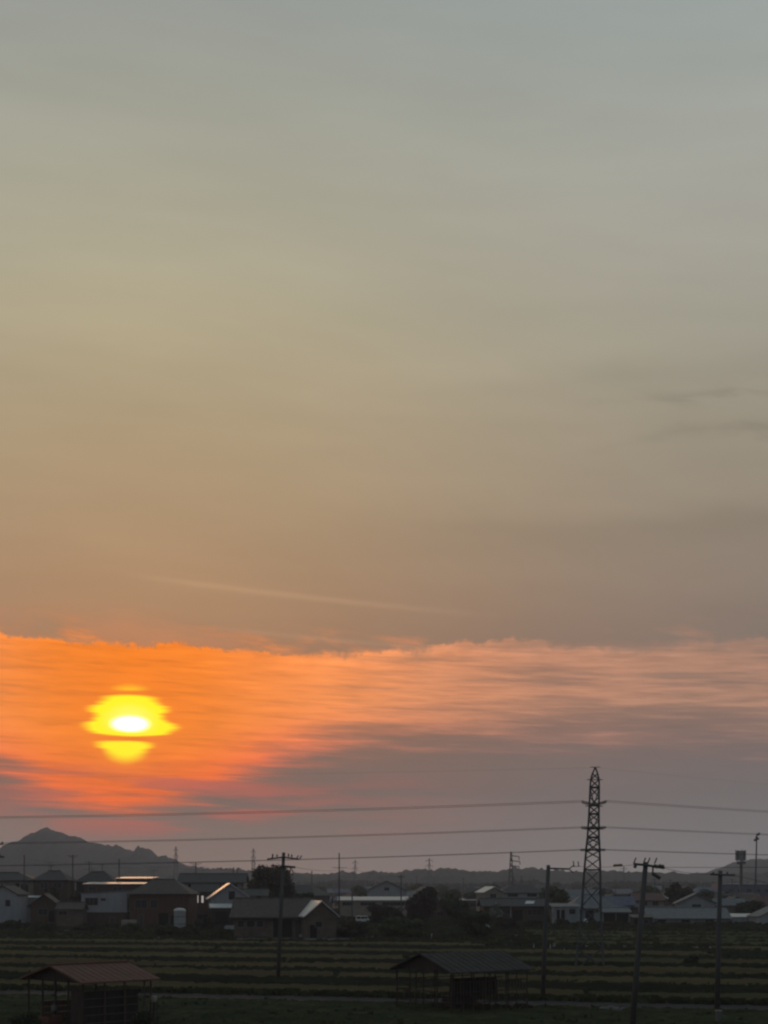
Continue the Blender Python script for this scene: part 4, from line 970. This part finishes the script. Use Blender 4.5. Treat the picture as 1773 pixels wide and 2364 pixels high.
SC = 'scrub along the front of the houses'
for i, (lab, px, yt, d, w, m_) in enumerate((('low scrub before the pale gabled edge house', 20, 2120, 300, 90, 'leaf'), ('low dark scrub before the small brown gabled house', 105, 2126, 296, 80, 'leaf'),
    ('thin dark scrub before the boxy white house', 200, 2130, 292, 70, 'leafb'), ('scrub by the pale boxy bin', 300, 2128, 290, 60, 'leafg'), ('dark scrub under the lit windows', 470, 2112, 300, 60, 'leaf'),
    ('scrub between the dark bush and the drainpipe', 1172, 2116, 300, 70, 'leafb'), ('dark scrub before the doorway of the low house', 1236, 2118, 312, 70, 'leaf'),
    ('scrub at the posts of the pale shed', 1300, 2118, 320, 50, 'leaf'), ('dark scrub before the open garage', 1418, 2126, 318, 76, 'leafb'), ('green scrub below the broad grey roof', 1560, 2128, 312, 110, 'leafg'),
    ('dark scrub at the far end of the broad grey roof', 1660, 2126, 318, 80, 'leaf'), ('scrub before the long white shed', 1740, 2132, 322, 90, 'leaf'), ('brown scrub past the corner of the tan barn', 800, 2140, 256, 70, 'leafb'))):
    bush('scrub', lab, px, yt, d, w, m_, 1300, .26, 200+i, 11, SC, ry=1.6)

# ------------------------------------------------------------------ the hazy town behind: houses and trees in ranks
HG, TG = 'hazy houses of the far town', 'hazy trees of the far town'
rg = random.Random(77)
protos = {}
def proto(key, style, wpx, hwall, hroof, depth, wall, roof):
    d0 = 600.0
    x0 = CX; x1 = CX + wpx
    ye = HY + (CAMZ - hwall)*F/d0; yr = HY + (CAMZ - hwall - hroof)*F/d0
    v = lambda z: HY + (CAMZ - z)*F/d0
    wins = [(.12,.32,v(1.0),v(2.2)),(.6,.86,v(.9),v(2.2))] + ([(.15,.35,v(3.8),v(5.0)),(.62,.82,v(3.8),v(5.0))] if hwall > 5 else [])
    r = house('town_house', '', style, x0, x1, d0, ye, yr, depth, 0, wall, roof, wins, oh=.5)
    protos[key] = [r, False]
specs = [('dark hipped','hip',58,5.6,2.4,9,'w_tan','r_dark'), ('grey gabled','gable_side',64,4.6,2.2,9,'w_tan','r_grey'), ('red hipped','hip',52,3.2,2.2,8,'w_tan','r_red'),
         ('blue gabled','gable_side',58,3.2,1.9,8,'w_brown','r_blue'), ('dark front gable','gable_front',50,4.8,2.2,10,'w_brown','r_dark'), ('brown gabled','gable_side',70,3.0,2.2,9,'w_brown','r_brown'),
         ('gleaming metal','mono',66,3.0,.4,7,'w_brown','white_metal')]
for sp_ in specs: proto(*sp_)
def sector(px):
    for a, n in ((110,'below the peak'),(330,'below the mountainside'),(500,'beyond the lit windows'),(680,'beside the round tree'),(800,'near the crossed pole'),(960,'around the hazy gable'),
                 (1110,'past the reddish tree'),(1250,'under the small pylon'),(1330,'before the lattice pylon'),(1430,'past the lattice pylon'),(1520,'by the nearest pole'),(1640,'over the grey gable'),(9999,'below the antenna tower')):
        if px < a: return n
spots = []
for rank, dd in enumerate((395, 430, 520, 640, 800, 1000, 1250)):
    n = (18, 15, 22, 24, 20, 15, 12)[rank]
    for i in range(n):
        px = -30 + 1830*(i + rg.uniform(.1,.9))/n
        spots.append((px, dd*rg.uniform(.94, 1.06)))
rankw = {0:'first', 1:'second', 2:'third', 3:'fourth', 4:'fifth', 5:'sixth'}
seen = {}
for px, d in spots:
    if 590 < px < 660 and d < 470: continue
    if any(p0 < px < p1 and d < dm for p0, p1, dm in ((770,965,490),(1545,1675,440),(1105,1172,470),(1455,1540,470))): continue
    key = rg.choice([s_[0] for s_ in specs])
    if key == 'gleaming metal' and rg.random() < .45: key = 'grey gabled'
    size = rg.choice([('small', .74), ('broad', 1.08), ('mid-sized', .92)])
    rk = min(range(7), key=lambda i: abs((395,430,520,640,800,1000,1250)[i]-d))
    depthw = ('close behind the houses', 'behind the front row', 'in second rank', 'midway to the hills', 'well back in haze', 'deep in haze', 'almost lost in haze')[rk]
    if any(f'{size[0]} far house with {key} roof {depthw}, {sector(px)}' == s_ for s_ in seen): continue
    lab = f'{size[0]} far house with {key} roof {depthw}, {sector(px)}'
    seen[lab] = 1; pr = protos[key]
    if not pr[1]:
        pr[1] = True; r = pr[0]; r.location = (X(px,d), d, 0); r.rotation_euler = (0,0,rg.uniform(-.5,.5)); r['label'] = lab; r['group'] = HG; r.scale = (size[1],)*3
    else: r = copy_tree(pr[0], (X(px,d), d, 0), rg.uniform(-.5,.5), lab, HG, size[1])
tp = []
for i, m_ in enumerate(('leaf','leafb','leafg')):
    tp.append([tree('town_tree', '', CX, HY-(0)*F/600, 600, 50, m=m_, n=1500, leaf=.5, seed=90+i, squat=.85, lobes=9), False])
for rank, (dd, n) in enumerate(((400, 9), (480, 13), (580, 16), (720, 18), (900, 20), (1100, 22), (1300, 26), (1500, 28))):
    for i in range(n):
        px = -40 + 1850*(i + rg.uniform(0,1))/n; d = dd*rg.uniform(.93,1.07)
        if any(p0 < px < p1 and d < dm for p0, p1, dm in ((775,960,490),(1555,1665,412),(1105,1172,455),(1460,1540,455),(1150,1265,455),(840,945,490))): continue
        pr = tp[rg.randrange(3)]; kind = ('dark','brownish','green')[tp.index(pr)]
        sc_ = rg.uniform(.55, 1.05) if d < 900 else rg.uniform(.7, 1.25)
        szw = 'low' if sc_ < .75 else 'tall' if sc_ > 1.0 else 'mid-sized'
        depthw = ('close behind the houses', 'behind the front row', 'in second rank', 'midway to the hills', 'well back in haze', 'deep in haze', 'almost lost in haze', 'at the foot of the hills')[rank]
        lab = f'{szw} {kind} far tree {depthw}, {sector(px)}'
        if lab in seen: continue
        seen[lab] = 1
        if not pr[1]:
            pr[1] = True; r = pr[0]; r.location = (X(px,d), d, 0); r['label'] = lab; r['group'] = TG; r.scale = (sc_,)*3
        else: r = copy_tree(pr[0], (X(px,d), d, 0), rg.uniform(0, 6), lab, TG, sc_)
# woods at the foot of the hills that read as one mass
wb = MB(); rw = random.Random(8)
for _ in range(26000):
    y = rw.uniform(1440, 1760); x = rw.uniform(-.34, .34)*y
    hmax = 11*(.55 + .8*abs(mnoise.noise((x*.012, y*.008, 6))))
    z = rw.random()**.6*hmax; s_ = rw.uniform(1.2, 2.6); a = rw.uniform(0, 3.14)
    ca, sa = cos(a)*s_, sin(a)*s_; tl = rw.uniform(-.8,.8)
    wb.add([(x-ca,y-sa,z-s_*.7),(x+ca,y+sa,z-s_*.7+tl),(x+ca*.6,y+sa*.6,z+s_*.6+tl),(x-ca*.6,y-sa*.6,z+s_*.6)], [(0,1,2,3)])
tag(wb.build('far_woods', M['forest']), kind='stuff')
